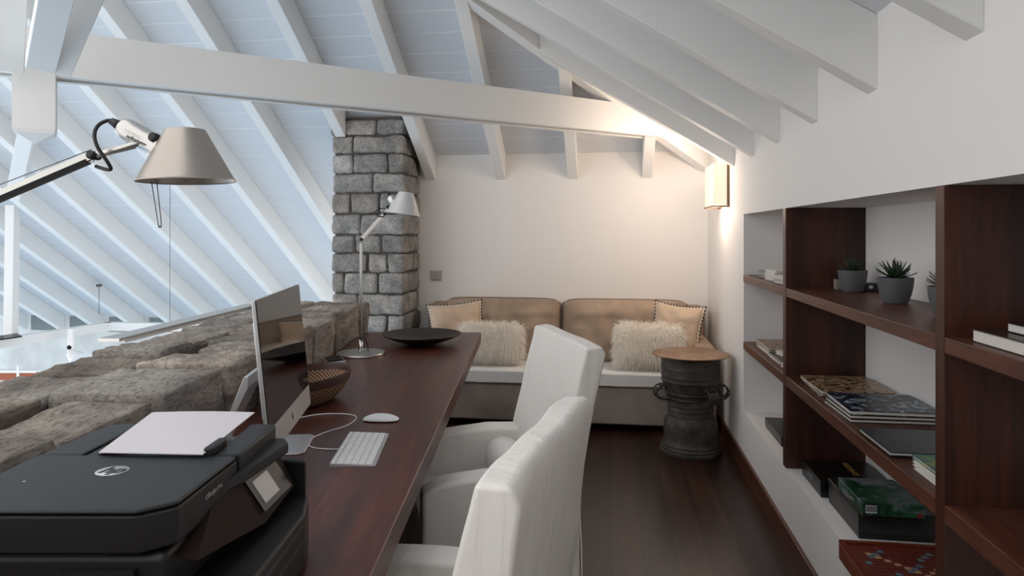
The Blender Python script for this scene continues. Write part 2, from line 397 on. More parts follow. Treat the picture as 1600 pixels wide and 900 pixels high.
for i in range(-2, 6):
    d0 = 1.498+.557*i; d1 = d0+.075
    if d0 > 5.0: break
    dm = d0 if d0 > DR else d1
    ut = hip_u(min(d1, DB-.01)) if dm > DR else hip_u(2*DR-d0)
    if d0 > DR: ut = hip_u(d0)
    ue_ = UW+.002
    bm = nb(); hexa(bm, [(ut, d0, zB(ut)), (ue_, d0, zB(ue_)), (ue_, d1, zB(ue_)), (ut, d1, zB(ut)),
                         (ut, d0, zB(ut)+DBv), (ue_, d0, zB(ue_)+DBv), (ue_, d1, zB(ue_)+DBv), (ut, d1, zB(ut)+DBv)])
    bmesh.ops.bevel(bm, geom=bm.edges[:], offset=.003, segments=1, affect='EDGES')
    o = obj('roof_rafter', bm, M['paint'], None, (0, 0, 0), -TH)
    tag(o, 'white rafter sloping down to the shelf wall, %s from the lit wall lamp' % ordn[max(0, 5-i)], 'rafter', 'rafters of the right roof slope')
# hip rafter and tie beam beneath it
hd = Vector((-math.sin(R(47.5)), -math.cos(R(47.5)), 0)); hs = Vector((-hd.y, hd.x, 0))
def hipz(s): return H+.47+.42*s
bm = nb(); a, b = 0.02, 4.45; P = []
c0 = Vector((UW, DB, 0))
for top in (0, 1):
    for s, sg in ((a, -1), (a, 1), (b, 1), (b, -1)):
        q = c0+hd*s+hs*.045*sg; P.append((q.x, q.y, hipz(s)+(.2 if top else 0)))
hexa(bm, P); bmesh.ops.bevel(bm, geom=bm.edges[:], offset=.004, segments=1, affect='EDGES')
tag(obj('hip_rafter', bm, M['paint'], None, (0, 0, 0), -TH), 'white hip rafter climbing diagonally from the corner above the wall lamp', 'rafter')
# tie beam (world frame): from the hip near the corner to the king post
t0 = Vector((1.146, 5.016, 0)); td = Vector((-.855, -.518, 0)).normalized(); tn = Vector((-td.y, td.x, 0))
if tn.y > 0: tn = -tn                       # towards the viewer
L1 = 3.83
zt = H+.70
t = thing('tie_beam', 'long white horizontal tie beam crossing from the king post to the hip rafter', 'beam', (t0.x, t0.y, zt))
bm = nb()
def tbar(bm, s0, s1, n0, n1, z0, z1):
    p = [td*s0+tn*n0, td*s1+tn*n0, td*s1+tn*n1, td*s0+tn*n1]
    hexa(bm, [(q.x, q.y, z0) for q in p]+[(q.x, q.y, z1) for q in p])
tbar(bm, -.25, 6.5, -.095, .07, .008, .205); tbar(bm, 0, 6.5, .025, .07, 0, .008); tbar(bm, 0, 6.5, -.095, -.05, 0, .008)
obj('beam', bm, M['paint'], t)
bm = nb(); tbar(bm, 0, 6.5, -.049, .024, .0055, .0078); obj('recessed_strip', bm, M['switch'], t)
# king post with pendant tip and struts fanning up from it
kp = t0+td*L1
t = thing('king_post', 'white king post end with a pointed pendant tip hanging below the tie beam', 'post', (kp.x, kp.y, H+.40), R(31.2))
bm = nb(); A_ = [(-.078, -.078), (.078, -.078), (.078, .078), (-.078, .078)]
v0 = [bm.verts.new((x, y, .06)) for x, y in A_]; v1 = [bm.verts.new((x, y, .40)) for x, y in A_]
ch = [bm.verts.new((x*.93, y*.93, .042)) for x, y in A_]; tip = bm.verts.new((0, 0, 0))
for i in range(4):
    j = (i+1) % 4; bm.faces.new([v0[i], v0[j], v1[j], v1[i]]); bm.faces.new([ch[i], ch[j], v0[j], v0[i]]); bm.faces.new([tip, ch[j], ch[i]])
bm.faces.new(v1); obj('post', bm, M['paint'], t)
def strut(name, label, p0, p1, w_, h_, side=(1, 0, 0)):
    bm = nb(); barb(bm, p0, p1, w_, h_, side); bmesh.ops.bevel(bm, geom=bm.edges[:], offset=.003, segments=1, affect='EDGES')
    tag(obj(name, bm, M['paint']), label, 'strut')
SD = (.82, .57, 0)
strut('roof_strut', 'grey-shaded white strut rising from the king post towards the viewer, middle of three', (-1.945, 2.80, H+.70), (-.99, 1.65, H+1.13), .105, .06, SD)
strut('roof_strut', 'bright white strut rising to the right of the king post over the tie beam end', (-1.925, 2.86, H+.69), (-1.04, 2.15, H+1.50), .108, .06, SD)
strut('roof_strut', 'white strut left of the king post at the top left of the view', (-2.125, 2.86, H+.70), (-1.60, 2.20, H+1.50), .112, .06, SD)
strut('roof_brace', 'white brace dropping below the tie beam at the far left edge', (-2.62, 3.3, H+.70), (-3.15, 3.9, H+.38), .16, .12)
# ---------------------------------------------------------------- stones
random.seed(4)
def stone(bm, x0, x1, y0, y1, z0, z1, res=.022, r=.02, amp=.010, seed=0, tint=None, layer=None):
    hx, hy, hz = (x1-x0)/2, (y1-y0)/2, (z1-z0)/2; cx, cy, cz = (x0+x1)/2, (y0+y1)/2, (z0+z1)/2
    nx, ny, nz = [max(2, int(2*h/res)) for h in (hx, hy, hz)]
    vs = {}
    def V(i, j, k_):
        key = (i, j, k_)
        if key not in vs:
            p = Vector((-hx+2*hx*i/nx, -hy+2*hy*j/ny, -hz+2*hz*k_/nz)); rr = min(r, hx*.9, hy*.9, hz*.9)
            c = Vector((max(-hx+rr, min(hx-rr, p.x)), max(-hy+rr, min(hy-rr, p.y)), max(-hz+rr, min(hz-rr, p.z))))
            dd = p-c
            n = dd.normalized() if dd.length > 1e-6 else Vector((0, 0, 0)); p = c+n*rr
            q = p+Vector((cx, cy, cz)); s = Vector((seed*3.7, seed*1.3, 0))
            a = noise.noise(q*6+s)*amp*1.2+noise.noise(q*17+s)*amp*.8+noise.noise(q*45+s)*amp*.35
            q = q+n*a+Vector((noise.noise(q*5+s+Vector((9, 0, 0))), noise.noise(q*5+s+Vector((0, 9, 0))), 0))*amp*.6
            vs[key] = bm.verts.new(q)
        return vs[key]
    fs = []
    for i in range(nx):
        for j in range(ny):
            fs.append([V(i, j, nz), V(i+1, j, nz), V(i+1, j+1, nz), V(i, j+1, nz)]); fs.append([V(i, j, 0), V(i, j+1, 0), V(i+1, j+1, 0), V(i+1, j, 0)])
    for i in range(nx):
        for k_ in range(nz):
            fs.append([V(i, 0, k_), V(i+1, 0, k_), V(i+1, 0, k_+1), V(i, 0, k_+1)]); fs.append([V(i, ny, k_), V(i, ny, k_+1), V(i+1, ny, k_+1), V(i+1, ny, k_)])
    for j in range(ny):
        for k_ in range(nz):
            fs.append([V(0, j, k_), V(0, j, k_+1), V(0, j+1, k_+1), V(0, j+1, k_)]); fs.append([V(nx, j, k_), V(nx, j+1, k_), V(nx, j+1, k_+1), V(nx, j, k_+1)])
    tt = tint or (1, 1, 1)
    for f in fs:
        F = bm.faces.new(f); F.smooth = True
        if layer:
            for lp in F.loops: lp[layer] = (tt[0], tt[1], tt[2], 1)
def rtint(a=.70, b=1.05):
    k_ = random.uniform(a, b); w_ = random.uniform(-.03, .05); return (k_+w_, k_, k_-w_)
# parapet
def y_top(): return .933+random.uniform(-.016, .008)
t = thing('stone_parapet', 'low rough stone parapet with thick irregular capping stones beside the desk', 'stone wall', (-1.18, 2.0, 0))
bm = nb(); box(bm, -.27, .24, -2.4, 2.17, 0, .885); obj('core', bm, M['mortar'], t)
bm = nb(); lay = bm.loops.layers.float_color.new('tint'); y = -1.6; i = 0
while y < 2.25:
    L = random.choice([.22, .30, .38, .26]); e = min(y+L, 2.26)
    if 2.26-e < .12: e = 2.26
    xs = -.0+random.uniform(-.06, .06)
    stone(bm, xs+.006, .278+random.uniform(-.022, .016), y+.014, e-.014, .70, y_top(), r=.013, amp=.011, seed=i, tint=rtint(), layer=lay)
    y = e; i += 1
y = -1.7
while y < 2.25:
    L = random.choice([.30, .38, .24, .42]); e = min(y+L, 2.26)
    if 2.26-e < .12: e = 2.26
    stone(bm, -.30+random.uniform(-.015, .015), -.03+random.uniform(-.02, .02), y+.006, e-.006, .72, y_top(), r=.013, amp=.012, seed=i, tint=rtint(), layer=lay)
    y = e; i += 1
obj('capping_stones', bm, M['stoneb'], t)
bm = nb(); lay = bm.loops.layers.float_color.new('tint')
for z in (.0, .24, .47):
    y = -.9
    while y < 2.2:
        e = min(y+random.choice([.3, .42, .5]), 2.2)
        if 2.2-e < .12: e = 2.2
        stone(bm, .05, .262, y+.008, e-.008, z+.006, z+.232, res=.045, r=.03, amp=.014, seed=i, tint=rtint(), layer=lay); y = e; i += 1
obj('facing_stones', bm, M['stoneb'], t)
# chimney
t = bthing('stone_chimney', 'square grey stone chimney stack rising through the roof beside the sofa wall', 'chimney', -1.84, 5.2, 0)
CU0, CU1, CD0, CD1 = -2.128+1.84, -1.552+1.84, 4.965-5.2, DB-5.2
bm = nb(); box(bm, CU0+.025, CU1-.025, CD0+.025, CD1-.002, 0, 2.24); obj('core', bm, M['mortar'], t)
bm = nb(); lay = bm.loops.layers.float_color.new('tint'); z = 0.0; row = 0
splits = [[.3, .72], [.45], [.22, .7], [.55], [.28, .78], [.35], [.18, .6], [.5, .8]]
while z < 2.2:
    h = random.choice([.125, .14, .15, .16]); z1 = z+h
    sp = [0]+[s+random.uniform(-.05, .05) for s in splits[row % 8]]+[1]; W_ = CU1-CU0
    for a, b in zip(sp, sp[1:]):
        last = b == 1
        dep = (.30 if row % 2 else .16) if last else .14
        stone(bm, CU0+a*W_+.005, CU0+b*W_-.005+(.0 if not last else .005), CD0+random.uniform(-.006, .006), CD0+dep, z+.005, z1-.005, res=.018, r=.02, amp=.009, seed=i, tint=rtint(.72, 1.05), layer=lay); i += 1
    d0 = CD0+(.30 if row % 2 else .16); rest = [d0, CD1] if row % 3 == 0 else [d0, d0+(CD1-d0)*.5, CD1]
    for a, b in zip(rest, rest[1:]):
        stone(bm, CU1-.16, CU1+random.uniform(-.006, .006), a+.005, min(b-.003, CD1-.004), z+.005, z1-.005, res=.02, r=.02, amp=.009, seed=i, tint=rtint(.72, 1.0), layer=lay); i += 1
    stone(bm, CU0-.002, CU0+.13, CD0+.15, CD1-.01, z+.005, z1-.005, res=.04, r=.02, amp=.008, seed=i, tint=rtint(), layer=lay); i += 1
    z = z1; row += 1
obj('stones', bm, M['stone'], t)

# ================================================================ BOOKCASE
t = bthing('built_in_bookcase', 'dark wooden built-in bookcase filling the niche in the right wall', 'bookcase', UW, 2.0, .34)
def lb(u, d): return u-UW, d-2.0
for (d0, d1) in ((3.056, 3.104), (1.658, 1.700)):
    bm = nb(); rbox(bm, -.004, .319, d0-2, d1-2, .001, 1.119, .002); obj('upright', bm, M['panelwood'], t)
for z, th in ((1.116, .037), (.737, .042)):
    for d0, d1 in ((3.105, 4.003), (1.701, 3.055), (.301, 1.657)):
        bm = nb(); rbox(bm, -.003, .319, d0-2, d1-2, z-th-.34, z-.34, .002); obj('shelf', bm, M['shelfwood'], t)
# ================================================================ DESK
DZ = H-.596
t = thing('desk', 'long dark wooden desk top running along the stone parapet', 'desk', (-.55, 2.3, 0))
bm = nb(); prism(bm, [(-.335, -1.55), (.295, -1.55), (.363, 1.80), (-.335, 1.80)], DZ-.062, DZ, .002, 1); obj('desktop', bm, M['desk'], t)
for yy in (-1.3, 1.55):
    bm = nb(); rbox(bm, -.30, .10, yy, yy+.06, 0, DZ-.063, .003); obj('leg', bm, M['desk'], t)
# ================================================================ CHAIRS
def soft(bm, amp=.004, sc=9, sd=0):
    for v in bm.verts:
        v.co += Vector((noise.noise(v.co*sc+Vector((sd, 0, 0))), noise.noise(v.co*sc+Vector((0, sd+5, 0))), noise.noise(v.co*sc+Vector((3, 0, sd)))*.6))*amp
def slab(poly, x0, x1, nx=14, r=.015, amp=.004, sd=0, cuts=1, xfun=None):
    # extruded (y,z) outline across x, bevelled and subdivided
    t_ = bmesh.new(); n = len(poly)
    rings = []
    for i in range(nx+1):
        x = x0+(x1-x0)*i/nx; rings.append([t_.verts.new((x, yy, zz)) for yy, zz in poly])
    t_.faces.new(rings[0][::-1]); t_.faces.new(rings[-1])
    for a, b in zip(rings, rings[1:]):
        for j in range(n): t_.faces.new([a[j], a[(j+1) % n], b[(j+1) % n], b[j]])
    bmesh.ops.recalc_face_normals(t_, faces=t_.faces)
    ed = [e for e in t_.edges if len(e.link_faces) == 2 and e.calc_face_angle(0) > R(35)]
    bmesh.ops.bevel(t_, geom=ed, offset=r, segments=3, profile=.5, affect='EDGES', clamp_overlap=True)
    if xfun:
        for v in t_.verts: v.co = xfun(v.co)
    soft(t_, amp, 8, sd); return t_
def densify(poly, step=.06):
    out = []
    for a, b in zip(poly, poly[1:]+poly[:1]):
        n = max(1, int(math.dist(a, b)/step))
        for i in range(n): out.append((a[0]+(b[0]-a[0])*i/n, a[1]+(b[1]-a[1])*i/n))
    return out
def make_chair(label, loc, rz, rear):
    t = thing('slipcovered_armchair', label, 'chair', loc, rz, 'white armchairs at the desk')
    W2 = .285
    back = densify([(.02, .40), (-.005, .60), (-.095, .995), (-.15, 1.0), (-.165, .97), (rear[0], .58), (rear[1], .32), (rear[2], .012), (-.0, .012)], .05)
    def flare(c):
        f = max(0, .45-c.z)/.45; k_ = 1+.05*f
        w = .006*math.sin(c.x*38)*f
        top = max(0, (c.z-.9)/.1); c = Vector((c.x, c.y, c.z-.008*top*math.cos(c.x*5.5)))
        return Vector((c.x*k_, c.y-(w if c.y < -.08 else 0)+.0, c.z-.012*top*(abs(c.x)/W2)**3))
    obj('backrest', slab(back, -W2, W2, 22, .010, .006, 1, xfun=flare), M['fabric'], t, smooth=50)
    for s in (-1, 1):
        bm = nb(); tube(bm, [(s*(W2-.006), -.158, .965), (s*(W2-.004), rear[0], .58), (s*(W2+.006), rear[1]-.003, .32), (s*(W2+.012), rear[2]+.002, .03)], .0022, 6, 6); obj('seam', bm, M['fabric'], t)
    for s in (-1, 1):
        pol = densify([(-.07, .012), (-.07, .60), (.10, .612), (.37, .592), (.425, .565), (.43, .30), (.44, .012)], .05)
        a, b = (W2-.085, W2+.006) if s > 0 else (-W2-.006, -W2+.085)
        obj('armrest', slab(pol, a, b, 5, .014, .005, 3+s), M['fabric'], t, smooth=50)
    pol = densify([(-.03, .012), (-.03, .43), (.40, .455), (.425, .43), (.43, .012)], .05)
    obj('seat', slab(pol, -W2+.084, W2-.084, 10, .02, .006, 9), M['fabric'], t, smooth=50)
    return t
make_chair('white slipcovered armchair farther from the viewer, tall back in front of the sofa', (.07, 2.417, 0), R(105), (-.082, -.076, -.082))
make_chair('white slipcovered armchair nearest the viewer, seen from behind at the desk', (-.062, 1.291, 0), R(72.4), (-.120, -.125, -.15))
# bolster on far chair
def blob(sx, sy, sz, n=28, e=2.6, amp=.004, sd=0):
    b = bmesh.new(); bmesh.ops.create_uvsphere(b, u_segments=n*2, v_segments=n, radius=1)
    for v in b.verts:
        c = v.co; s = (abs(c.x)**e+abs(c.y)**e+abs(c.z)**e)**(-1/e); v.co = Vector((c.x*s*sx, c.y*s*sy, c.z*s*sz))
    soft(b, amp, 10, sd); return b
rot = R(105); off = Matrix.Rotation(rot, 3, 'Z') @ Vector((.04, .085, 0))
tag(obj('bolster_cushion', blob(.135, .065, .075, 20, 2.3, .004), M['fabric'], None, (.07+off.x, 2.417+off.y, .535), rot, smooth=60), 'small rounded white bolster cushion on the seat of the far armchair', 'cushion')

# ================================================================ SOFA
SU0, SU1, SF = -1.43, .70, 4.66
t = bthing('sofa', 'beige velvet two-seat sofa with taupe base against the back wall', 'sofa', (SU0+SU1)/2, 5.0, 0)
um = (SU0+SU1)/2; ub = lambda u: u-um; db = lambda d: d-5.0
bm = nb(); rbox(bm, ub(SU0), ub(SU1), db(SF), db(5.40), .05, .30, .015, 3); obj('base', bm, M['sofabase'], t, smooth=40)
bm = nb(); rbox(bm, ub(SU0), ub(SU1), db(5.20), db(5.42), .28, .80, .04, 4); soft(bm, .006, 5); obj('back_frame', bm, M['sofa'], t, smooth=50)
for a, b in ((SU0, SU0+.15), (SU1-.14, SU1)):
    t_ = nb(); rbox(t_, ub(a), ub(b), db(SF+.01), db(5.30), .26, .60, .035, 4); soft(t_, .006, 6); obj('armrest', t_, M['sofa'], t, smooth=50)
bm = nb(); rbox(bm, ub(SU0+.152), ub(SU1-.142), db(SF-.005), db(5.2), .292, .40, .03, 3); obj('seat_cushion', bm, M['sofa'], t, smooth=50)
def pillow(w, h, th, n=26, wr=.006, sd=0, pinch=.06, rc=0):
    b = bmesh.new(); g = {}
    def pt(i, j, s):
        x = 2*i/n-1; y = 2*j/n-1
        k_ = max(0, (1-x**4)*(1-y**4)); zz = th/2*k_**.55
        px_ = x*w/2*(1-pinch*(1-abs(y)**2)*abs(x)); py = y*h/2*(1-pinch*(1-abs(x)**2)*abs(y))
        if rc:
            m_ = max(abs(x), abs(y)); f_ = 1-rc*(min(abs(x), abs(y))/(m_ if m_ > 0 else 1))**6*m_**3
            px_ = x*w/2-math.copysign(rc*min(w, h)*.5*(abs(x)*abs(y))**11, x); py = y*h/2-math.copysign(rc*min(w, h)*.5*(abs(x)*abs(y))**11, y)+.004*(1-x*x)*(y > 0)*y
        q = Vector((px_, py, s*zz)); q.z += s*noise.noise(Vector((x*3+sd, y*3, s)))*wr*2*(k_**.3)
        q.z += s*wr*.6*noise.noise(Vector((x*14+sd, y*2, s*2)))*k_**.3
        return q
    for s in (1, -1):
        for i in range(n+1):
            for j in range(n+1):
                if s == -1 and (i in (0, n) or j in (0, n)): g[(i, j, s)] = g[(i, j, 1)]
                else: g[(i, j, s)] = b.verts.new(pt(i, j, s))
        for i in range(n):
            for j in range(n):
                f = [g[(i, j, s)], g[(i+1, j, s)], g[(i+1, j+1, s)], g[(i, j+1, s)]]
                F = b.faces.new(f if s > 0 else f[::-1]); F.smooth = True
    return b
def rim(w, h, n=60, pinch=.06, rc=0):
    out = []
    for s in range(4):
        for i in range(n//4):
            a = 2*i/(n//4)-1; x, y = [(a, -1), (1, a), (-a, 1), (-1, -a)][s]
            if rc:
                e5 = rc*min(w, h)*.5*(abs(x)*abs(y))**11
                out.append(Vector((x*w/2-math.copysign(e5, x), y*h/2-math.copysign(e5, y)+.004*(1-x*x)*(y > 0)*y, 0))); continue
            out.append(Vector((x*w/2*(1-pinch*(1-abs(y)**2)*abs(x)), y*h/2*(1-pinch*(1-abs(x)**2)*abs(y)), 0)))
    return out
def stand(bm, M_): bm.transform(M_); return bm
def PM(loc, tilt, yaw=0, roll=0):      # pillow plane (x,y) stood upright facing -y, leaned back by tilt
    return Matrix.Translation(loc) @ Matrix.Rotation(yaw, 4, 'Z') @ Matrix.Rotation(R(90)-tilt, 4, 'X') @ Matrix.Rotation(roll, 4, 'Z')
for i, (a, b) in enumerate(((SU0+.16, -.372), (-.362, SU1-.13))):
    w_ = b-a; mt = PM((ub((a+b)/2), db(5.12), .622), R(12))
    bmx = pillow(w_, .47, .24, 44, .016, i*3, .01, .10)
    for v in bmx.verts: v.co.z += (.007*math.sin(v.co.x*52+i+2*math.sin(v.co.x*9))*max(0, (v.co.y+.05)/.25)+.004*math.sin(v.co.x*31+v.co.y*20))*(1 if v.co.z > .02 else 0)
    c = obj('back_cushion', stand(bmx, mt), M['sofa'], t)
    bm = nb(); tube(bm, [mt @ p for p in rim(w_, .47, 120, .01, .10)], .005, 6, 1, smooth=False, closed=True); obj('piping', bm, M['piping'], c)
# throw blanket
bm = nb(); a, b = SU0+.155, SU1-.20
pol = [(db(5.10), .408), (db(SF-.008), .408), (db(SF-.018), .395), (db(SF-.018), .318), (db(SF-.012), .318), (db(SF-.009), .4015), (db(5.10), .4015)]
th = bthing('waffle_throw', 'white waffle cotton throw spread over the sofa seat', 'blanket', um, 5.0, 0)
tb = slab(densify(pol, .06), ub(a), ub(b), 40, .001, .003, 2); obj('cloth', tb, M['throw'], th)
# tan scatter cushions with beaded edge
def tanpillow(label, u, d, z, tilt, yaw, roll, s=.40, h=.36):
    t = bthing('beaded_cushion', label, 'cushion', u, d, z-h*.42)
    mt = PM((0, 0, h*.42), tilt, yaw, roll)
    obj('cover', stand(pillow(s, h, .13, 26, .008, u, .09), mt), M['tan'], t)
    bm = nb(); tube(bm, [mt @ p for p in rim(s, h, 60, .09)], .007, 6, 1, smooth=False, closed=True); obj('edging', bm, M['beadlight'], t)
    bm = nb(); pts = rim(s+.016, h+.016, 64, .09)
    for q in pts[::1]:
        bmesh.ops.create_icosphere(bm, subdivisions=1, radius=.0085, matrix=Matrix.Translation(mt @ q))
    obj('bead_trim', bm, M['bead'], t, smooth=60)
tanpillow('tan cushion with dark beaded edging at the left end of the sofa', -1.13, 4.93, .655, R(20), R(16), R(5))
tanpillow('tan cushion with dark beaded edging against the right sofa arm', .46, 4.90, .66, R(16), R(-18), R(-5), .34, .38)
def furpillow(label, u, d, z, w, h, tilt, yaw, seed, n=7500):
    t = bthing('fur_cushion', label, 'cushion', u, d, z-h/2)
    mt = PM((0, 0, h/2), tilt, yaw, 0); p = pillow(w, h, .15, 20, .004, seed, .03)
    p.normal_update(); rnd = random.Random(seed); fs = list(p.faces); wts = [f.calc_area() for f in fs]
    picks = rnd.choices(fs, wts, k=n); fm = bmesh.new(); nrm = []
    for f in picks:
        vs = f.verts; a, b = rnd.random(), rnd.random()
        q = vs[0].co.lerp(vs[1].co, a).lerp(vs[3].co.lerp(vs[2].co, a), b)
        nn = f.normal.copy(); L = rnd.uniform(.03, .075)
        cl = noise.noise_vector(q*14+Vector((seed, 0, 0)))*.9
        dr = (nn+cl*.6+Vector((rnd.uniform(-.35, .35), -.55+rnd.uniform(-.3, .3), rnd.uniform(-.3, .3)))).normalized()
        sd = dr.cross(Vector((rnd.uniform(-1, 1), rnd.uniform(-1, 1), rnd.uniform(-1, 1)))).normalized()*.0015
        p1 = q+(nn*.5+dr*.5)*L*.5; p2 = q+dr*L+Vector((0, -.012, 0))
        v = [fm.verts.new(x) for x in (q-sd, q+sd, p1+sd*.8, p1-sd*.8, p2)]
        fm.faces.new(v[:4]); fm.faces.new((v[3], v[2], v[4]))
    obj('cushion_body', stand(p, mt), M['furw'], t)
    o = obj('fur', stand(fm, mt), M['furw'], t, fixn=False); o['kind'] = 'stuff'
furpillow('shaggy ivory fur cushion on the left half of the sofa', -.86, 4.83, .565, .46, .25, R(22), R(3), 3)
furpillow('shaggy ivory fur cushion in front of the right tan cushion', .265, 4.80, .575, .46, .28, R(20), R(-3), 8)

# ================================================================ DRUM TABLE
t = thing('bronze_drum_table', 'dark bronze drum side table with thin copper top beside the right wall', 'side table', (1.108, 4.21, 0))
bm = nb()
pr = [(0, 0), (.184, 0), (.187, .008), (.186, .022), (.178, .03), (.182, .036), (.176, .046), (.172, .052), (.176, .058), (.166, .072), (.163, .10), (.164, .15), (.162, .185), (.155, .205), (.140, .222), (.136, .232), (.141, .238), (.137, .246), (.137, .262), (.142, .268), (.139, .276), (.139, .292), (.144, .298), (.141, .306),
      (.143, .33), (.149, .338), (.146, .345), (.150, .362), (.157, .37), (.155, .378), (.162, .40), (.170, .425), (.174, .44), (.179, .446), (.176, .455), (.178, .47), (.181, .476), (.178, .484), (.178, .52), (.181, .526), (.178, .534), (.178, .575), (.182, .582), (.18, .596), (.0, .596)]
lathe(bm, pr, 72); obj('drum_body', bm, M['bronze'], t, smooth=30)
bm = nb(); lathe(bm, [(0, .597), (.232, .601), (.235, .604), (.235, .607), (.231, .609), (0, .607)], 72); obj('tabletop', bm, M['coppertop'], t)
def handle(ang):
    bm = nb(); n = 24; W_ = .030
    r0, r1 = .045, .038
    rings = []
    for i in range(n):
        a = 2*PI*i/n; co, si = math.cos(a), math.sin(a)
        c = Vector((.178+.0, 0, .375))
        ring = []
        for rr, yy in ((r0, -W_), (r0+.003, 0), (r0, W_), (r1, W_), (r1, -W_)):
            ring.append(bm.verts.new(c+Vector((co*rr*1.15, yy, si*rr))))
        rings.append(ring)
    for i in range(n):
        a, b = rings[i], rings[(i+1) % n]
        if i % 4 == 3: continue
        for j in range(5): bm.faces.new([a[j], a[(j+1) % 5], b[(j+1) % 5], b[j]])
    for i in range(0, n, 2):
        a = 2*PI*i/n
        for yy in (-W_, W_):
            bmesh.ops.create_icosphere(bm, subdivisions=1, radius=.005, matrix=Matrix.Translation(Vector((.178+math.cos(a)*r0*1.15, yy, .375+math.sin(a)*r0))))
    tube(bm, [Vector((.178+math.cos(2*PI*i/16)*r0*1.15, -W_, .375+math.sin(2*PI*i/16)*r0)) for i in range(16)], .004, 6, 1, False, True)
    tube(bm, [Vector((.178+math.cos(2*PI*i/16)*r0*1.15, W_, .375+math.sin(2*PI*i/16)*r0)) for i in range(16)], .004, 6, 1, False, True)
    bm.transform(Matrix.Rotation(ang, 4, 'Z')); obj('handle', bm, M['bronze'], t, smooth=50)
for a in (R(188), R(-6), R(-68), R(110)): handle(a)

# ================================================================ WALL LAMP
t = bthing('wall_lamp', 'lit box wall lamp glowing warm in the corner of the right wall', 'lamp', UW, 4.66, 1.52)
bm = nb(); box(bm, -.100, -.012, -.19, .19, .012, .280); obj('lamp_shade', bm, M['glow'], t)
bm = nb(); box(bm, -.012, -.001, -.2, .2, 0, .29); obj('back_plate', bm, M['tanframe'], t)
bm = nb()
for z in (.0, ):
    box(bm, -.107, -.013, -.197, -.190, z, z+.010); box(bm, -.107, -.013, .190, .197, z, z+.010); box(bm, -.107, -.100, -.189, .189, z, z+.010)
for y in (-.197, .190): box(bm, -.016, -.0125, y, y+.007, .011, .29)
obj('frame', bm, M['tanframe'], t)
def point(name, loc, power, col, r=.04):
    l = bpy.data.lights.new(name, 'POINT'); l.energy = power; l.color = col; l.shadow_soft_size = r
    o = bpy.data.objects.new(name, l); C.objects.link(o); o.location = loc; return o
WARM = (1, .81, .66)
point('wall_lamp_upper_bulb', BW(UW-.06, 4.66, 1.52+.33), 4.5, WARM, .04)
point('wall_lamp_lower_bulb', BW(UW-.05, 4.66, 1.52-.03), 1.6, WARM, .025)
point('wall_lamp_front_bulb', BW(UW-.34, 4.50, 1.66), 5, WARM, .14)
# light switch
t = bthing('light_switch', 'small grey double light switch on the back wall beside the chimney', 'switch', -1.415, DB, 1.005)
bm = nb(); rbox(bm, -.045, .045, -.010, -.001, -.04, .042, .003); obj('plate', bm, M['switch'], t)
for s in (-1, 1):
    bm = nb(); rbox(bm, -.019+s*.02, .019+s*.02, -.014, -.010, -.03, .032, .002); obj('rocker', bm, M['switch'], t)

# ================================================================ DESK OBJECTS
# --- computer
Xb, Xt = -.613, -.650
t = thing('desktop_computer', 'slim aluminium all-in-one computer standing on the desk, screen facing the chairs', 'computer', (-.70, 1.90, DZ), R(6.5))
tilt = R(-5.5)
Mt = Matrix.Translation((.085, 0, .051)) @ Matrix.Rotation(tilt, 4, 'Y')
def dispbm(f): b = nb(); f(b); b.transform(Mt); return b
obj('housing', dispbm(lambda b: rbox(b, -.010, 0, -.264, .264, 0, .385, .003, 2)), M['alubright'], t)
obj('rear_shell', dispbm(lambda b: rbox(b, -.04, -.0105, -.17, .17, .06, .33, .014, 3)), M['alubright'], t)
obj('screen', dispbm(lambda b: rbox(b, .0002, .0018, -.2625, .2625, .063, .3835, .0008, 1)), M['screen'], t)
cn_ = obj('chin', dispbm(lambda b: rbox(b, .0002, .0016, -.2625, .2625, .001, .0622, .0006, 1)), M['alubright'], t)
def apple(b):
    pts = []
    for i in range(40):
        a = 2*PI*i/40; x, y = math.cos(a), math.sin(a)
        r = 1-.13*math.exp(-((a-PI/2)/.30)**2)-.07*math.exp(-((a-3*PI/2)/.22)**2)
        X, Y = .0085*r*x, .0095*r*y
        if X > .0045 and abs(Y-.001) < .0052: X = .0085-.0042*math.sqrt(max(0, 1-((Y-.001)/.0052)**2))
        pts.append((X, Y))
    mm = Matrix.Translation((.0016, .0, .031)) @ Matrix(((0, 0, 1, 0), (1, 0, 0, 0), (0, 1, 0, 0), (0, 0, 0, 1)))
    prism(b, pts, 0, .0004, mat=mm)
    prism(b, [(.0003, .0098), (.0010, .0128), (.0036, .0146), (.0030, .0114)], 0, .0004, mat=mm)
obj('fruit_logo', dispbm(apple), M['darklogo'], cn_)
bm = nb(); prism(bm, [(-.115, -.09), (.115, -.09), (.13, -.075), (.13, .075), (.115, .09), (-.115, .09)], 0, .005, .0015, 1); 
obj('foot', bm, M['alubright'], t)
bm = nb(); prism(bm, [(-.112, .004), (-.104, .004), (-.02, .18), (-.02, .21), (-.03, .21)], -.07, .07, .001, 1, Matrix(((1, 0, 0, 0), (0, 0, -1, 0), (0, 1, 0, 0), (0, 0, 0, 1))))
obj('stand_neck', bm, M['alubright'], t)
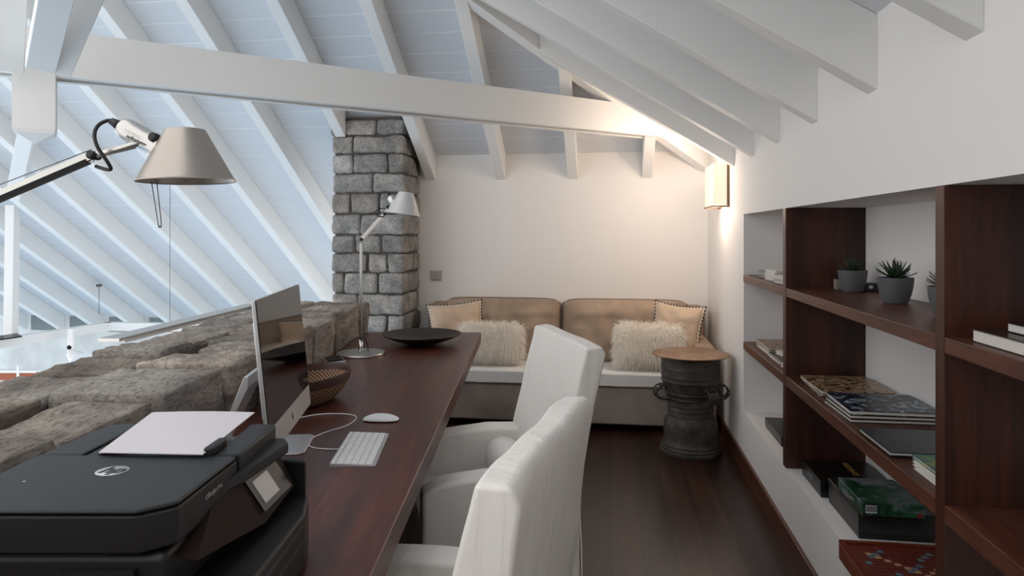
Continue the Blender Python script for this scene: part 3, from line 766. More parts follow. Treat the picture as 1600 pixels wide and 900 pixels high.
# --- keyboard
t = thing('keyboard', 'slim white wired keyboard with long rows of keys on the desk', 'keyboard', (-.4149, 1.869, DZ), R(3.2))
bm = nb(); hexa(bm, [(-.0585, -.1395, 0), (.0585, -.1395, 0), (.0585, .1395, 0), (-.0585, .1395, 0), (-.0585, -.1395, .0105), (.0585, -.1395, .004), (.0585, .1395, .004), (-.0585, .1395, .0105)])
bmesh.ops.bevel(bm, geom=bm.edges[:], offset=.0012, segments=2, affect='EDGES'); obj('case', bm, M['alubright'], t)
rows = [(6*[1]+8*[1])] ; y_w = .273
layouts = [[1]*14, [1]*13+[1.6], [1.6]+[1]*13, [1.9]+[1]*11+[1.9], [2.4]+[1]*10+[2.4], [1, 1, 1, 1.25, 5.2, 1.25, 1, 1, 1, 1]]
for r_, lay_ in enumerate(layouts):
    x0 = -.0545+r_*.0184; hh = .009 if r_ == 0 else .0165
    if r_ > 0: x0 -= .0052
    tot = sum(lay_); yy = -y_w/2
    # row runs along y: user sits at +x, left hand towards -y? keys start at far end
    for kx in lay_:
        wk = kx/tot*y_w; zt_ = .0105-(x0+.0585)/.117*.0065; zb = .0105-(x0+hh+.0585)/.117*.0065
        bmk = nb(); hexa(bmk, [(x0, yy+.0009, zt_), (x0+hh, yy+.0009, zb), (x0+hh, yy+wk-.0009, zb), (x0, yy+wk-.0009, zt_),
                              (x0+.0003, yy+.0012, zt_+.0018), (x0+hh-.0003, yy+.0012, zb+.0018), (x0+hh-.0003, yy+wk-.0012, zb+.0018), (x0+.0003, yy+wk-.0012, zt_+.0018)])
        obj('key', bmk, M['key'], t); yy += wk
# --- mouse
t = thing('mouse', 'low white wireless mouse on the desk beside the keyboard', 'mouse', (-.418, 2.163, DZ), R(-4))
bm = nb(); n = 22
bmesh.ops.create_uvsphere(bm, u_segments=40, v_segments=20, radius=1)
for v in bm.verts:
    c = v.co; s = (abs(c.x)**2.8+abs(c.y)**2.8)**(1/2.8) if abs(c.x)+abs(c.y) > 1e-5 else 1
    L = math.hypot(c.x, c.y); k_ = (L/s if s else 1)
    x, y = c.x*k_*.0575, c.y*k_*.0285
    v.co = Vector((x, y, (.0045+max(c.z, 0)*.0175*(1-.35*(x/.0575)**2)) if c.z >= 0 else .0045+c.z*.003))
obj('shell', bm, M['white'], t, smooth=60)
bm = nb(); rbox(bm, -.048, .048, -.022, .022, 0, .0035, .001, 1); obj('sole', bm, M['black'], t)
# --- cable
def dk(x, y, h=.002): Z = .596*1060/(y-365); return Vector(((x-800)*Z/1060, Z, DZ+h))
bm = nb(); pts = [dk(452, 660), dk(468, 654), dk(495.5, 648.7), dk(530, 647.3), dk(553, 650), dk(556, 656), dk(541.7, 666), dk(510, 676), dk(487, 686), dk(481.7, 695), dk(490, 700.5), dk(510, 702.7), dk(531.6, 703)]
tube(bm, pts, .0017, 8, 8); tag(obj('charging_cable', bm, M['white']), 'thin white cable looping across the desk to the keyboard', 'cable')
# --- basket
t = thing('woven_basket', 'boat-shaped woven basket with a dark leather rim behind the computer', 'basket', (-.722, 2.40, DZ), R(-16))
bm = nb(); lathe(bm, [(0, .001), (.45, .001), (.56, .003), (.66, .011), (.74, .021), (.81, .032), (.87, .043), (.92, .055), (.955, .067), (.98, .078)], 64, Matrix.Scale(1, 4), .125, .205, uv=True)
obj('woven_body', bm, M['weave'], t, smooth=60)
bm = nb(); lathe(bm, [(.955, .078), (.93, .067), (.89, .055), (.84, .043), (.78, .032), (.71, .021), (.63, .011), (.52, .006), (0, .004)], 64, None, .125, .205, uv=True); obj('woven_lining', bm, M['weave'], t, smooth=60)
bm = nb(); lathe(bm, [(.975, .070), (.995, .080), (1.01, .092), (1.015, .101), (1.005, .104), (.985, .100), (.975, .088), (.962, .078), (.95, .070)], 64, None, .125, .205); obj('leather_rim', bm, M['leather'], t, smooth=60)
# --- bowl
t = thing('wooden_bowl', 'wide shallow dark wooden bowl at the far end of the desk', 'bowl', (-.4855, 3.65, DZ))
bm = nb(); lathe(bm, [(0, 0), (.06, 0), (.075, .004), (.12, .018), (.17, .036), (.205, .052), (.2125, .057), (.2115, .060), (.205, .058), (.17, .046), (.12, .030), (.06, .018), (0, .015)], 72); obj('bowl', bm, M['bowl'], t, smooth=50)
# --- small gadget
t = thing('metal_tray_box', 'small grey metal box lying on the desk against the stone parapet', 'box', (-.828, 3.15, DZ), R(25))
bm = nb(); rbox(bm, -.045, .045, -.06, .06, 0, .012, .004); obj('case', bm, M['alu'], t)
bm = nb(); rbox(bm, -.035, .035, -.05, .05, .012, .018, .003); obj('lid', bm, M['gloss'], t)

# --- articulated desk lamps
def shade_bm(rt, rb, h, thk=.0015):
    b = nb(); lathe(b, [(0, h), (rt*.55, h+.002), (rt*.95, h-.001), (rt, h-.005), (rb-.001, .004), (rb+.002, .001), (rb+.002, -.001), (rb-.002, .001), (rt-thk, h-.008), (0, h-.006)], 56); return b
def lampset(label, base_loc, arm1, arm2, head, shade_c, shade_rt, shade_rb, shade_h, shade_rot, sm, wire=False, dark_underside=False):
    t = thing('desk_lamp', label, 'lamp', base_loc)
    O = Vector(base_loc); L = lambda p: Vector(p)-O
    bm = nb(); lathe(bm, [(0, .0), (.116, 0), (.1175, .003), (.1175, .009), (.115, .012), (.0, .013)], 72); obj('base', bm, M['alu'], t, smooth=40)
    bm = nb(); lathe(bm, [(.009, .013), (.012, .014), (.012, .045), (.010, .048), (.009, .075), (0, .075)], 24); 
    obj('socket', bm, M['chrome'], t)
    p0 = L(arm1[0]); p1 = L(arm1[1]); q1 = L(arm2[1])
    bm = nb(); barb(bm, p0, p1, .012, .014); bmesh.ops.bevel(bm, geom=bm.edges[:], offset=.003, segments=2, affect='EDGES'); obj('lower_arm', bm, M['chrome'], t)
    bm = nb(); q0 = L(arm2[0]); barb(bm, q0, q1, .012, .020, (0, 1, 0)); bmesh.ops.bevel(bm, geom=bm.edges[:], offset=.004, segments=3, affect='EDGES'); ua = obj('upper_arm', bm, M['alu'], t)
    if dark_underside:
     dn = (q1-q0).normalized(); dn = Vector((dn.z, 0, -dn.x)); dn = dn if dn.z < 0 else -dn
     bm = nb(); barb(bm, q0.lerp(q1, .03)+dn*.0065+Vector((0, -.0012, 0)), q0.lerp(q1, .97)+dn*.0065+Vector((0, -.0012, 0)), .0125, .009, (0, 1, 0)); obj('arm_dark_reflection', bm, M['gloss'], ua)  # black strip stands in for the dark reflection along the arm's underside
    bm = nb()
    for p in (p0, q0, q1): cyl(bm, p+Vector((0, -.012, 0)), p+Vector((0, .012, 0)), .008)
    obj('joint', bm, M['black'], t)
    up = (q1-q0).normalized(); nn = Vector((-up.z, 0, up.x)); nn = nn if nn.z > 0 else -nn
    bm = nb(); tube(bm, [q0+nn*.03, q1+nn*.012], .0009, 6, 1, False); tube(bm, [q0, q0+nn*.034], .002, 6, 1, False)
    obj('tension_wire', bm, M['wire'], t)
    # head bracket and socket housing
    h0, h1 = L(head[0]), L(head[1])
    bm = nb(); tube(bm, [q1, q1.lerp(L(head[2]), .5)+Vector((0, -.012, -.002)), L(head[2])+Vector((0, -.014, 0))], .006, 10, 6); tube(bm, [q1+Vector((0, .01, 0)), q1.lerp(L(head[2]), .5)+Vector((0, .012, 0)), L(head[2])+Vector((0, .014, 0))], .0035, 8, 6)
    obj('head_bracket', bm, M['alu'], t)
    bm = nb(); cyl(bm, L(head[2])+Vector((0, -.024, 0)), L(head[2])+Vector((0, -.010, 0)), .0085); obj('knob', bm, M['black'], t)
    fr = frame_to(h1-h0); LL = (h1-h0).length
    bm = nb(); lathe(bm, [(0, 0), (.008, .0), (.017, .006), (.021, .016), (.0215, .03), (.0205, LL*.55), (.0205, LL*.8), (.027, LL*.9), (.030, LL), (0, LL)], 32, Matrix.Translation(h0) @ fr); soc = obj('socket_housing', bm, M['alu'], t, smooth=40)
    bm = nb(); cyl(bm, h0-(h1-h0).normalized()*.016, h0+(h1-h0).normalized()*.004, .007, .010); obj('cable_gland', bm, M['black'], soc)
    mt = Matrix.Translation(L(shade_c)) @ shade_rot
    b = shade_bm(shade_rt, shade_rb, shade_h); b.transform(mt); sh_ = obj('lamp_shade', b, sm, t, smooth=40)
    bm = nb(); cyl(bm, h1-(h1-h0).normalized()*.004, h1+(h1-h0).normalized()*.022, .031, .033, 32); obj('collar', bm, M['alu'], sh_, smooth=40)
    return t, L, mt
# far lamp
P = (-.745, 3.343)
tiltS = Matrix.Rotation(R(8), 4, 'Y')
fz = lambda y, Z=3.343: H+(365-y)*Z/1060
fx = lambda x, Z=3.343: (x-800)*Z/1060
t, L, mt = lampset('polished metal articulated desk lamp standing at the far end of the desk', (P[0], P[1], DZ),
    ((P[0], P[1], DZ+.085), (fx(564), P[1], fz(380))), ((fx(565), P[1], fz(374)), (fx(601), P[1], fz(334))),
    ((fx(609), P[1], fz(305)), (fx(617), P[1], fz(318)), (fx(607), P[1], fz(324))),
    (fx(630), P[1], fz(334.5)), .038, .083, .108, tiltS, M['shadew'])
bm = nb(); tube(bm, [L((fx(601), P[1]-.01, fz(338))), L((fx(592), P[1]-.02, fz(338))), L((fx(588), P[1]-.02, fz(331))), L((fx(595), P[1]-.02, fz(326))), L((fx(606), P[1]-.01, fz(327)))], .0025, 8)
tube(bm, [Vector((0, 0, .08)), Vector((.02, -.01, .085)), Vector((.034, -.01, .05)), Vector((.036, -.0, .016))], .0025, 8); obj('black_cable', bm, M['blackcord'], t)
bm = nb(); barb(bm, Vector((0, 0, .07)), Vector((0, 0, .092)), .02, .012); obj('knuckle', bm, M['chrome'], t)
# near lamp, base on the parapet out of view
NZ = 1.26
nx = lambda x: (x-800)*NZ/1060
nz = lambda y: H+(365-y)*NZ/1060
BX = -1.19
t, L, mt = lampset('large aluminium articulated lamp reaching in over the stone parapet at upper left', (BX, NZ, .945),
    ((BX, NZ, 1.01), (BX, NZ, nz(392))), ((BX, NZ, nz(392)), (nx(147), NZ, nz(243))),
    ((nx(186), NZ, nz(196)), (nx(258), NZ, nz(236)), (nx(249), NZ, nz(217))),
    (nx(291.5), NZ, nz(283)), .037, .084, .096, Matrix.Rotation(R(-1.5), 4, 'Y'), M['shade'], dark_underside=True)
bm = nb(); tube(bm, [L((nx(186), NZ, nz(195))), L((nx(172), NZ, nz(188))), L((nx(160), NZ-.01, nz(196))), L((nx(158), NZ-.02, nz(212))), L((nx(165), NZ-.025, nz(232))), L((nx(178), NZ-.02, nz(255))), L((nx(179), NZ-.012, nz(265))), L((nx(168), NZ-.008, nz(265))), L((nx(150), NZ, nz(260)))], .0034, 10)
obj('black_cable', bm, M['blackcord'], t)
bm = nb(); tube(bm, [L((nx(250), NZ-.03, nz(285))), L((nx(260.5), NZ-.03, nz(351))), L((nx(262.5), NZ-.03, nz(353))), L((nx(265), NZ-.03, nz(350))), L((nx(258), NZ-.03, nz(285)))], .0009, 6, 4); obj('pull_wire', bm, M['wire'], t)
text('engraving', 'tolomeo', .011, M['darklogo'], t, Matrix.Translation(L((nx(222), NZ-.0212, nz(222)))) @ Matrix.Rotation(R(25), 4, 'Y') @ Matrix.Rotation(R(90), 4, 'X'))

# --- printer (local frame: origin at world, heights from desk)
t = thing('printer', 'black all-in-one inkjet printer with paper in its top feeder, near end of desk', 'printer', (-.60, 1.1, DZ))
X = lambda x: x+.60
Y = lambda y: y-1.1
tz = .230
bm = nb(); rbox(bm, X(-.775), X(-.462), Y(.905), Y(1.30), .002, .168, .012, 3); obj('body', bm, M['pside'], t, smooth=40)
bm = nb(); prism(bm, [(X(-.785), Y(.895)), (X(-.495), Y(.895)), (X(-.455), Y(.925)), (X(-.452), Y(1.118)), (X(-.785), Y(1.125))], .172, tz-.007, .004, 2); lid_ = obj('scanner_lid', bm, M['pside'], t, smooth=40)
bm = nb(); prism(bm, [(X(-.784), Y(.897)), (X(-.497), Y(.897)), (X(-.457), Y(.927)), (X(-.454), Y(1.117)), (X(-.784), Y(1.124))], tz-.0065, tz, .003, 2); obj('lit_lid_top', bm, M['pblack'], lid_, smooth=40)  # lid top split off in a lighter black so the sides look shaded
bm = nb(); box(bm, X(-.70), X(-.53), Y(.893), Y(.8945), .172, .1725); box(bm, X(-.60), X(-.50), Y(.896), Y(.9035), .12, .15); obj('side_grip', bm, M['pblack'], t)
# feeder: two side rails and sunken tray floor
bm = nb(); prism(bm, [(X(-.785), Y(1.127)), (X(-.715), Y(1.127)), (X(-.712), Y(1.31)), (X(-.745), Y(1.315)), (X(-.775), Y(1.30))], .172, tz-.001, .004, 2)
prism(bm, [(X(-.495), Y(1.127)), (X(-.452), Y(1.127)), (X(-.452), Y(1.30)), (X(-.465), Y(1.31)), (X(-.505), Y(1.31))], .172, tz-.001, .004, 2)
box(bm, X(-.716), X(-.494), Y(1.127), Y(1.30), .172, .200); obj('document_feeder', bm, M['pblack'], t, smooth=40)
bm = nb(); rbox(bm, X(-.712), X(-.690), Y(1.13), Y(1.19), .200, .226, .003); obj('paper_guide', bm, M['black'], t)
bm = nb(); rbox(bm, X(-.510), X(-.495), Y(1.12), Y(1.18), .2255, .242, .003); obj('paper_guide', bm, M['black'], t)
# lid handle ledge
bm = nb(); prism(bm, [(X(-.455), Y(1.07)), (X(-.440), Y(1.12)), (X(-.418), Y(1.27)), (X(-.435), Y(1.30)), (X(-.455), Y(1.30))], .185, .205, .004, 2); obj('lid_grip', bm, M['pblack'], t, smooth=40)
# control panel wedge
pa = [(-.456, 1.035, .188), (-.445, 1.285, .188), (-.405, 1.26, .128), (-.408, 1.12, .118), (-.430, .925, .150)]
fr = [Vector((X(a), Y(b), c)) for a, b, c in pa]
bm = nb(); f = [bm.verts.new(p) for p in fr]; bk = [bm.verts.new(Vector((X(-.466), p.y+.012, p.z+.002))) for p in fr]
bm.faces.new(f); bm.faces.new(bk[::-1])
for i in range(5): bm.faces.new([f[i], bk[i], bk[(i+1) % 5], f[(i+1) % 5]])
bmesh.ops.triangulate(bm, faces=bm.faces[:]); cpn = obj('control_panel', bm, M['panel'], t, smooth=25)
pc = (fr[0]+fr[1]+fr[2]+fr[3])/4; pn = (fr[2]-fr[0]).cross(fr[1]-fr[0]).normalized(); pn = pn if pn.x > 0 else -pn
vy = (fr[1]-fr[0]).normalized(); vz = vy.cross(pn).normalized(); vz = vz if vz.z > 0 else -vz
def panelrect(a0, a1, b0, b1, off, m, name, cz=None):
    c = pc+pn*off; bmx = nb(); q = [c+vy*a0+vz*b0, c+vy*a1+vz*b0, c+vy*a1+vz*b1, c+vy*a0+vz*b1]
    hexa(bmx, [p-pn*.001 for p in q]+q); obj(name, bmx, m, cpn)
panelrect(-.045, .075, -.030, .030, .0035, M['pblack'], 'display_bezel'); panelrect(-.030, .030, -.020, .022, .0045, M['lcd'], 'display')
# lower tray
bm = nb(); prism(bm, [(X(-.462), Y(.86)), (X(-.372), Y(.88)), (X(-.366), Y(1.20)), (X(-.385), Y(1.285)), (X(-.462), Y(1.30))], .002, .100, .006, 3); obj('paper_tray', bm, M['pside'], t, smooth=40)
bm = nb()
for z in (.055, .082): box(bm, X(-.3715), X(-.3655), Y(.89), Y(1.19), z, z+.0012)
obj('tray_trim', bm, M['wire'], t)
bm = nb(); prism(bm, [(X(-.53), Y(1.30)), (X(-.44), Y(1.29)), (X(-.39), Y(1.285)), (X(-.40), Y(1.31)), (X(-.53), Y(1.315))], .002, .165, .004, 2); obj('end_cover', bm, M['pside'], t)
# logo ellipse and letters
bm = nb(); lathe(bm, [(0, .0003), (1, .0003), (1, .0), (0, 0)], 40, Matrix.Translation((X(-.616), Y(1.046), tz+.0002)), .024, .022); lg = obj('logo_disc', bm, M['logo'], t)
text('logo_letters', 'hp', .036, M['pblack'], lg, Matrix.Translation((X(-.616), Y(1.047), tz+.0008)), .0003, True, .3)
text('model_lettering', 'OfficeJet Pro', .011, M['graymark'], t, Matrix.Translation((X(-.4523), Y(1.03), .205)) @ Matrix.Rotation(R(90), 4, 'Z') @ Matrix.Rotation(R(90), 4, 'X'), .0003)
bm = nb(); rbox(bm, X(-.722), X(-.718), Y(1.0), Y(1.003), tz, tz+.0006, .0002, 1); obj('status_dot', bm, M['logo'], t)
bm = nb()
q = [(-.681, 1.118, .2345), (-.505, 1.108, .2345), (-.513, 1.352, .2385), (-.717, 1.352, .2385)]
n = 10
for i in range(n):
    pass
gv = {}
for i in range(13):
    for j in range(13):
        a, b = i/12, j/12; p = Vector(q[0]).lerp(Vector(q[1]), a).lerp(Vector(q[3]).lerp(Vector(q[2]), a), b)
        p.z += DZ+.002*math.sin(a*PI)*b; 
        gv[(i, j)] = p
vv = {}
for k_, dz in ((0, 0), (1, .0015)):
    for key, p in gv.items(): vv[key+(k_,)] = bm.verts.new(p+Vector((0, 0, dz)))
for i in range(12):
    for j in range(12):
        bm.faces.new([vv[(i, j, 1)], vv[(i+1, j, 1)], vv[(i+1, j+1, 1)], vv[(i, j+1, 1)]]); bm.faces.new([vv[(i, j, 0)], vv[(i, j+1, 0)], vv[(i+1, j+1, 0)], vv[(i+1, j, 0)]])
for i in range(12):
    bm.faces.new([vv[(i, 0, 0)], vv[(i+1, 0, 0)], vv[(i+1, 0, 1)], vv[(i, 0, 1)]]); bm.faces.new([vv[(i, 12, 0)], vv[(i, 12, 1)], vv[(i+1, 12, 1)], vv[(i+1, 12, 0)]])
    bm.faces.new([vv[(0, i, 0)], vv[(0, i, 1)], vv[(0, i+1, 1)], vv[(0, i+1, 0)]]); bm.faces.new([vv[(12, i, 0)], vv[(12, i+1, 0)], vv[(12, i+1, 1)], vv[(12, i, 1)]])
tag(obj('paper_sheet', bm, M['paper']), 'stack of white paper lying in the printer top feeder', 'paper')

# ================================================================ SHELF OBJECTS
def book(label, u0, u1, d0, d1, z, th, mat, rot=0, group=None, name='book', page='page', soft_=False):
    cu_, cd_ = (u0+u1)/2, (d0+d1)/2; a, b = (u1-u0)/2, (d1-d0)/2
    t = bthing(name, label, 'book' if name == 'book' else name, cu_, cd_, z, R(rot), group)
    ct_ = min(.0022, th*.2)
    bm = nb(); box(bm, -a, a, -b, b, 0, ct_); box(bm, -a, a, -b, b, th-ct_, th); box(bm, -a, -a+.002, -b, b, ct_, th-ct_) if soft_ else box(bm, a-.003, a, -b, b, ct_, th-ct_)
    obj('cover', bm, CV[mat], t)
    bm = nb(); box(bm, -a+.003, a-.0035, -b+.003, b-.003, ct_, th-ct_); obj('pages', bm, M[page], t)
    return t
ZS, ZM, ZL = .340, .737, 1.116
G1 = 'books lying on the middle shelf'
e_ = .0004
book('lower magazine of the pair at the left of the middle shelf', .785, 1.045, 2.685, 2.975, ZM+e_, .011, 'dark', -2, G1)
book('magazine with a brown building photo, topmost of the left pair on the middle shelf', .782, 1.042, 2.675, 2.972, ZM+.012, .012, 'arch', 0, G1)
z = ZM+e_
for i, (lab, c, th) in enumerate((('bottom book of the dark stack in the centre of the middle shelf', 'dark', .012), ('middle book of the dark stack in the centre of the middle shelf', 'brown', .012), ('book with a night photo cover, top of the centre stack on the middle shelf', 'night', .014))):
    book(lab, .768+.002*i, 1.05, 2.335, 2.60-.004*i, z, th, c, [1, 0, -1][i], G1); z += th+e_
book('large thin dark blue book lying alone on the middle shelf', .757, 1.035, 1.985, 2.222, ZM+.0045, .011, 'navy', 0, G1)
book('thin grey booklet under the large dark blue book', .79, 1.03, 2.0, 2.2, ZM+e_, .004, 'dark', 0, G1)
z = ZM+e_
for i in range(4):
    book(['bottom', 'second', 'third', 'topmost'][i]+' booklet of the stack beside the shelf upright'+(', teal and yellow cover' if i == 3 else ''), .782-.001*i, 1.0, 1.708, 1.90+.003*(i % 2), z, .009, ['white', 'white', 'white', 'teal'][i], 0, G1); z += .009+e_
book('thick dark book lying at the near end of the upper shelf', .775, 1.03, 1.27, 1.60, ZL+e_, .028, 'brown', 0, 'books on the upper shelf')
book('smaller book lying on the thick dark book, near end of the upper shelf', .82, 1.03, 1.24, 1.555, ZL+.029, .020, 'dark', 0, 'books on the upper shelf')
G2 = 'small books at the far end of the upper shelf'
zz = ZL+e_
for i in range(4): book(['bottom', 'second', 'third', 'topmost'][i]+' dark green booklet of the farthest stack on the upper shelf', .80, .95, 3.68, 3.86, zz, .008, 'dgreen', [3, -2, 4, 0][i], G2); zz += .0084
zz = ZL+e_
for i in range(5): book(['bottom', 'second', 'third', 'fourth', 'topmost'][i]+' white booklet of the middle stack, far end of the upper shelf', .79, .93, 3.47, 3.63, zz, .010, 'white', [8, 5, 9, 3, 6][i], G2); zz += .0104
zz = ZL+e_
for i in range(4): book(['bottom', 'second', 'third', 'topmost'][i]+' pale booklet of the stack nearest the first upright, upper shelf', .785, .93, 3.24, 3.40, zz, .009, ['white', 'grey', 'white', 'white'][i], [10, 12, 8, 14][i], G2); zz += .0094
G3 = 'magazines at the far end of the middle shelf'
zz = ZM+e_
for i in range(3): book(['bottom', 'middle', 'top'][i]+' magazine of the farther stack, far end of the middle shelf', .79, 1.03, 3.58, 3.86, zz, .012, ['white', 'grey', 'arch'][i], [0, 2, 0][i], G3); zz += .0124
zz = ZM+e_
for i in range(2): book(['lower', 'upper'][i]+' dark magazine of the nearer stack, far end of the middle shelf', .785, 1.02, 3.33, 3.56, zz, .010, ['white', 'dark'][i], [0, 0][i], G3); zz += .0104
book('white covered magazine resting on the dark ones, far end of the middle shelf', .82, 1.0, 3.36, 3.52, zz, .016, 'white', 10, G3)
book('small white booklet beside the first upright on the middle shelf', .78, .92, 3.15, 3.29, ZM+e_, .014, 'white', 0, G3)
# game boxes
def gamebox(label, u0, u1, d0, d1, z, th, mat, rot=0, marks=()):
    cu_, cd_ = (u0+u1)/2, (d0+d1)/2; a, b = (u1-u0)/2, (d1-d0)/2
    t = bthing('game_box', label, 'box', cu_, cd_, z, R(rot), 'board game boxes in the bottom of the niche')
    bm = nb(); rbox(bm, -a, a, -b, b, th*.22, th, .0015, 1); obj('lid', bm, CV[mat], t)
    bm = nb(); rbox(bm, -a+.002, a-.002, -b+.002, b-.002, 0, th*.8, .001, 1); obj('tray', bm, CV['gblack'], t)
    return t, a, b
def faceD(a, b, x, z): return Matrix.Translation((x, -b-.0006, z)) @ Matrix.Rotation(R(90), 4, 'X')
def faceU(a, b, y, z): return Matrix.Translation((-a-.0006, y, z)) @ Matrix.Rotation(R(-90), 4, 'Z') @ Matrix.Rotation(R(90), 4, 'X')
t, a, b = gamebox('dark brown game box at the far end of the niche floor, bottom of its pile', .80, 1.04, 3.36, 3.70, ZS+e_, .05, 'brown')
gamebox('green game box on the pile at the far end of the niche floor', .845, 1.04, 3.30, 3.55, ZS+.051, .028, 'green')
gamebox('small black box topping the pile at the far end of the niche floor', .87, 1.04, 3.28, 3.50, ZS+.08, .045, 'gblack')
t, a, b = gamebox('flat black game box on the niche floor beside the first upright', .795, 1.055, 2.735, 2.995, ZS+e_, .062, 'gblack')
text('title_lettering', 'SEQUENCE', .030, M['gold'], t, Matrix.Translation((.03, .03, .0625)) @ Matrix.Rotation(R(-90), 4, 'Z'), .0003, True)
text('side_lettering', 'CLASSIC', .020, M['graymark'], t, faceU(a, b, 0, .04), .0003)
text('corner_lettering', 'JAX', .018, M['graymark'], t, faceD(a, b, -.07, .045), .0003)
text('corner_lettering', 'GAME', .011, M['gold'], t, faceD(a, b, -.07, .028), .0003)
t, a, b = gamebox('charcoal box under the green game box on the niche floor', .812, 1.05, 2.385, 2.70, ZS+e_, .090, 'dark')
t, a, b = gamebox('dark green illustrated game box with barcode lying on the charcoal box', .805, .99, 2.325, 2.565, ZS+.091, .050, 'game')
bm = nb(); box(bm, -a+.008, -a+.042, -b-.0010, -b-.0003, .020, .045); bl_ = obj('barcode_label', bm, M['paper'], t)
bm = nb()
for i in range(13): box(bm, -a+.010+i*.0024, -a+.0112+i*.0024+(.0006 if i % 3 == 0 else 0), -b-.0014, -b-.0011, .024, .043)
obj('barcode', bm, M['darklogo'], bl_)
text('digits', '3 2 1', .006, M['graymark'], t, faceD(a, b, -a+.025, .0165), .0003)
bm = nb(); box(bm, a-.022, a-.008, -b-.0010, -b-.0003, .012, .026); obj('red_badge', bm, M['red'], t)
bm = nb(); box(bm, a-.050, a-.028, -b-.0010, -b-.0003, .014, .024); obj('green_badge', bm, CV['green'], t)
text('side_lettering', 'game', .016, M['graymark'], t, faceU(a, b, -.02, .03), .0003)
# wooden board game
t = bthing('wooden_board_game', 'reddish wooden word game board with coloured squares overhanging the niche floor', 'board game', .88, 2.04, ZS+e_)
bm = nb(); rbox(bm, -.178, .178, -.19, .192, 0, .05, .002, 1); obj('case', bm, M['redwood'], t)
bm = nb()
for p in ((-.178, .178, .178, .192), (-.178, .178, -.19, -.176), (-.178, -.164, -.175, .177), (.164, .178, -.175, .177)): box(bm, p[0], p[1], p[2], p[3], .0505, .060)
obj('rim', bm, M['redwood'], t)
bm = nb(); box(bm, -.163, .163, -.174, .176, .0505, .053); obj('playing_field', bm, plain('dull_red_field', (106, 40, 30), .5), t)
cols = {'b': plain('blue_square', (96, 112, 128), .5), 't': plain('tan_square', (176, 136, 100), .5), 'l': plain('grid_line', (58, 24, 18), .5)}
bms = {k_: nb() for k_ in cols}; S_ = .0195; N_ = 15
for i in range(N_+1):
    p = -S_*N_/2+i*S_; box(bms['l'], p-.0006, p+.0006, -S_*N_/2, S_*N_/2, .053, .0534); box(bms['l'], -S_*N_/2, S_*N_/2, p-.0006, p+.0006, .0535, .0539)
for i in range(N_):
    for j in range(N_):
        k_ = 't' if (i == j or i+j == N_-1) and 0 < i < 14 else ('b' if (i % 7, j % 7) in ((0, 3), (3, 0), (2, 6), (6, 2), (5, 1), (1, 5)) else None)
        if k_: box(bms[k_], -S_*N_/2+i*S_+.001, -S_*N_/2+(i+1)*S_-.001, -S_*N_/2+j*S_+.001, -S_*N_/2+(j+1)*S_-.001, .0531, .0537)
obj('tan_squares', bms['t'], cols['t'], t); obj('blue_squares', bms['b'], cols['b'], t); obj('grid_lines', bms['l'], cols['l'], t)
# succulents
def succulent(label, u, d, seed, s=1.0):
    rnd = random.Random(seed)
    t = bthing('potted_succulent', label, 'plant', u, d, ZL)
    bm = nb(); lathe(bm, [(0, .0005), (.034, .0005), (.038, .004), (.047, .03), (.053, .06), (.055, .084), (.0545, .087), (.051, .087), (.050, .082), (0, .082)], 48); obj('pot', bm, M['pot'], t, smooth=40)
    bm = nb(); lathe(bm, [(0, .0825), (.049, .0822), (.049, .0825), (0, .084)], 32); obj('soil', bm, M['soil'], t)
    for ring, (n, el, L, w_) in enumerate(((11, 12, .060, .015), (10, 30, .056, .014), (8, 50, .048, .012), (5, 68, .045, .010), (2, 86, .045, .008))):
        for i in range(n):
            az = 2*PI*(i+.5*(ring % 2))/n+rnd.uniform(-.15, .15); e = R(el+rnd.uniform(-8, 8)); LL = L*s*rnd.uniform(.85, 1.15)
            bm = nb(); rings = []; m = 7
            for k_ in range(m+1):
                q = k_/m; ww = w_*(math.sin(PI*min(1, .25+q*.75))**.8)*(1-q**3)+.0006; th_ = .0035*(1-q)+.0006
                x = LL*q; zc = .012*(q**2)-.0
                rings.append([bm.verts.new((x, ww*.5*c_, zc+dz)) for c_, dz in ((-1, .002), (0, th_*.4), (1, .002), (0, -th_))])
            for a_, b_ in zip(rings, rings[1:]):
                for j in range(4): bm.faces.new([a_[j], a_[(j+1) % 4], b_[(j+1) % 4], b_[j]]).smooth = True
            bm.faces.new(rings[0][::-1]); bm.faces.new(rings[-1])
            bm.transform(Matrix.Translation((.004*math.cos(az), .004*math.sin(az), .086+ring*.004)) @ Matrix.Rotation(az, 4, 'Z') @ Matrix.Rotation(-e, 4, 'Y')); obj('leaf', bm, M['leaf'], t)
succulent('dark green succulent in a grey pot, farthest along the upper shelf', .965, 2.90, 1, .82)
succulent('spiky green succulent in a grey pot in the middle of the upper shelf', .947, 2.438, 2, 1.05)
succulent('succulent in a grey pot mostly hidden behind the near shelf upright', .93, 2.03, 5, 1.0)
t = bthing('small_box', 'small pale wooden box behind the far succulent', 'box', .955, 3.02, ZL+e_)
bm = nb(); rbox(bm, -.02, .02, -.015, .02, 0, .042, .002); obj('case', bm, CV['grey'], t)
bm = nb(); rbox(bm, -.021, .021, -.016, .021, .0425, .047, .001, 1); obj('lid', bm, CV['brown'], t)
t = bthing('small_box', 'small black box with metal clasp to the right of the far succulent', 'box', 1.035, 2.93, ZL+e_, R(-3))
bm = nb(); rbox(bm, -.03, .03, -.03, .03, 0, .034, .002); obj('case', bm, CV['gblack'], t)
bm = nb(); rbox(bm, -.008, .008, -.033, -.0305, .012, .026, .001, 1); obj('clasp', bm, M['alu'], t)

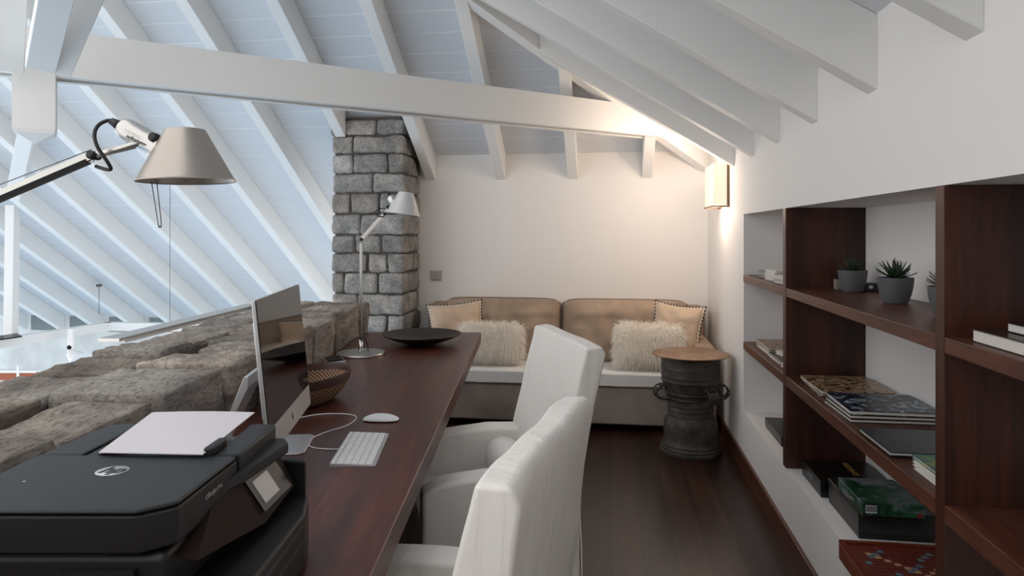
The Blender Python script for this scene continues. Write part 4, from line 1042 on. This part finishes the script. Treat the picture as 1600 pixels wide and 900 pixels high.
# ================================================================ OPEN HALL BEYOND THE PARAPET
t = thing('outer_ledge', 'slim grey metal ledge along the outer edge of the stone parapet', 'ledge', (-1.55, 3.2, .93))
bm = nb(); barb(bm, (-.02, -.56, .006), (.045, .75, .006), .085, .012, (1, 0, 0)); obj('ledge', bm, M['alu'], t)
bm = nb(); barb(bm, (-.02, -.50, -.008), (.045, .75, -.008), .06, .014, (1, 0, 0)); obj('lower_rail', bm, M['white'], t)
for yy in (-.2, .5):
    bm = nb(); box(bm, .02, .075, yy, yy+.02, -.06, -.016); obj('bracket', bm, M['alu'], t)
wx = BW(-3.80, 5.34)
bm = nb(); cyl(bm, (-2.95, 5.85, H-1.0), (-2.95, 5.85, zA(-2.95*st+5.85*ct)+.1), .0022, n=6)
tag(obj('suspension_cable', bm, M['wire']), 'thin steel cable hanging vertically through the open hall', 'cable')
t = thing('hall_ring_beam', 'distant white beam bent at a corner low in the open hall', 'beam', (-4.6, 7.7, H-1.08))
bm = nb(); tbar2 = lambda a, b: barb(bm, a, b, .10, .09, (0, 0, 1))
barb(bm, (0, 0, .03), (3.0, -.30, .03), .09, .10, (0, 0, 1)); barb(bm, (.02, .02, .03), (-.6, -2.3, .03), .09, .10, (0, 0, 1)); obj('beam', bm, M['paint'], t)
bm = nb(); 
for q in (.25, .75, 1.2): barb(bm, (-.32-.22*q, -1.2-.8*q, .08), (-.10-.22*q, -.95-.8*q, .10), .18, .012, (1, 0, 0))
obj('shade_panel', bm, M['gloss'], t)
t = thing('hall_spotlight', 'distant white spotlight hanging below the white beam in the hall', 'lamp', (-4.55, 7.0, H-1.28))
bm = nb(); cyl(bm, (0, 0, .05), (0, 0, .30), .032); obj('spot_body', bm, M['white'], t, smooth=40)
bm = nb(); cyl(bm, (0, -.034, .11), (0, -.02, .11), .022); obj('lens', bm, M['gloss'], t)
bm = nb(); cyl(bm, (0, 0, .05), (.10, -.03, -.02), .05, .09); obj('reflector', bm, M['white'], t, smooth=40)
t = thing('hall_railing', 'distant reddish timber rail with white frame at the far left', 'railing', (-4.9, 6.6, H-1.42))
bm = nb(); box(bm, -1.0, .28, -.03, .03, 0, .07); obj('timber_rail', bm, M['brick'], t)
bm = nb(); box(bm, -1.0, .29, -.035, .035, .071, .095)
for x in (-.35, .12): box(bm, x-.012, x+.012, -.04, -.031, 0, .14)
obj('white_frame', bm, M['white'], t)
pc_ = BW(-5.9, 6.9)
bm = nb(); cyl(bm, (-4.9, 8.05, H-.95), (-4.9, 8.05, H-.62), .004, n=6); cyl(bm, (-4.9, 8.05, H-.63), (-4.9, 8.05, H-.60), .03, .03, 10)
tag(obj('ceiling_hook', bm, M['wire']), 'small dark hook and thin cable hanging from a distant rafter', 'hook')
strut('hall_post', 'distant white upright post at the left edge of the view', (-4.95, 6.7, H-1.0), (-4.93, 6.7, H+.28), .09, .09)
strut('roof_brace', 'pale brace between the king post pendant and the distant hall post', (-3.9, 5.45, H+.80), (-4.55, 6.2, H+.35), .11, .1)
# grey infill panels between rafter feet on the far wall
for i in range(8):
    ul = .3252-.583*(i+6)
    bm = nb(); box(bm, ul-.50, ul-.003, FAR-.004, FAR-.001, zA(FAR)+.0, zA(FAR)+DA-.012)
    o = obj('infill_panel', bm, M['vent'], None, (0, 0, 0), -TH)
    tag(o, 'grey infill panel between rafter feet on the far hall wall, %s from the right' % ordn[i], 'panel', 'infill panels on the far hall wall')
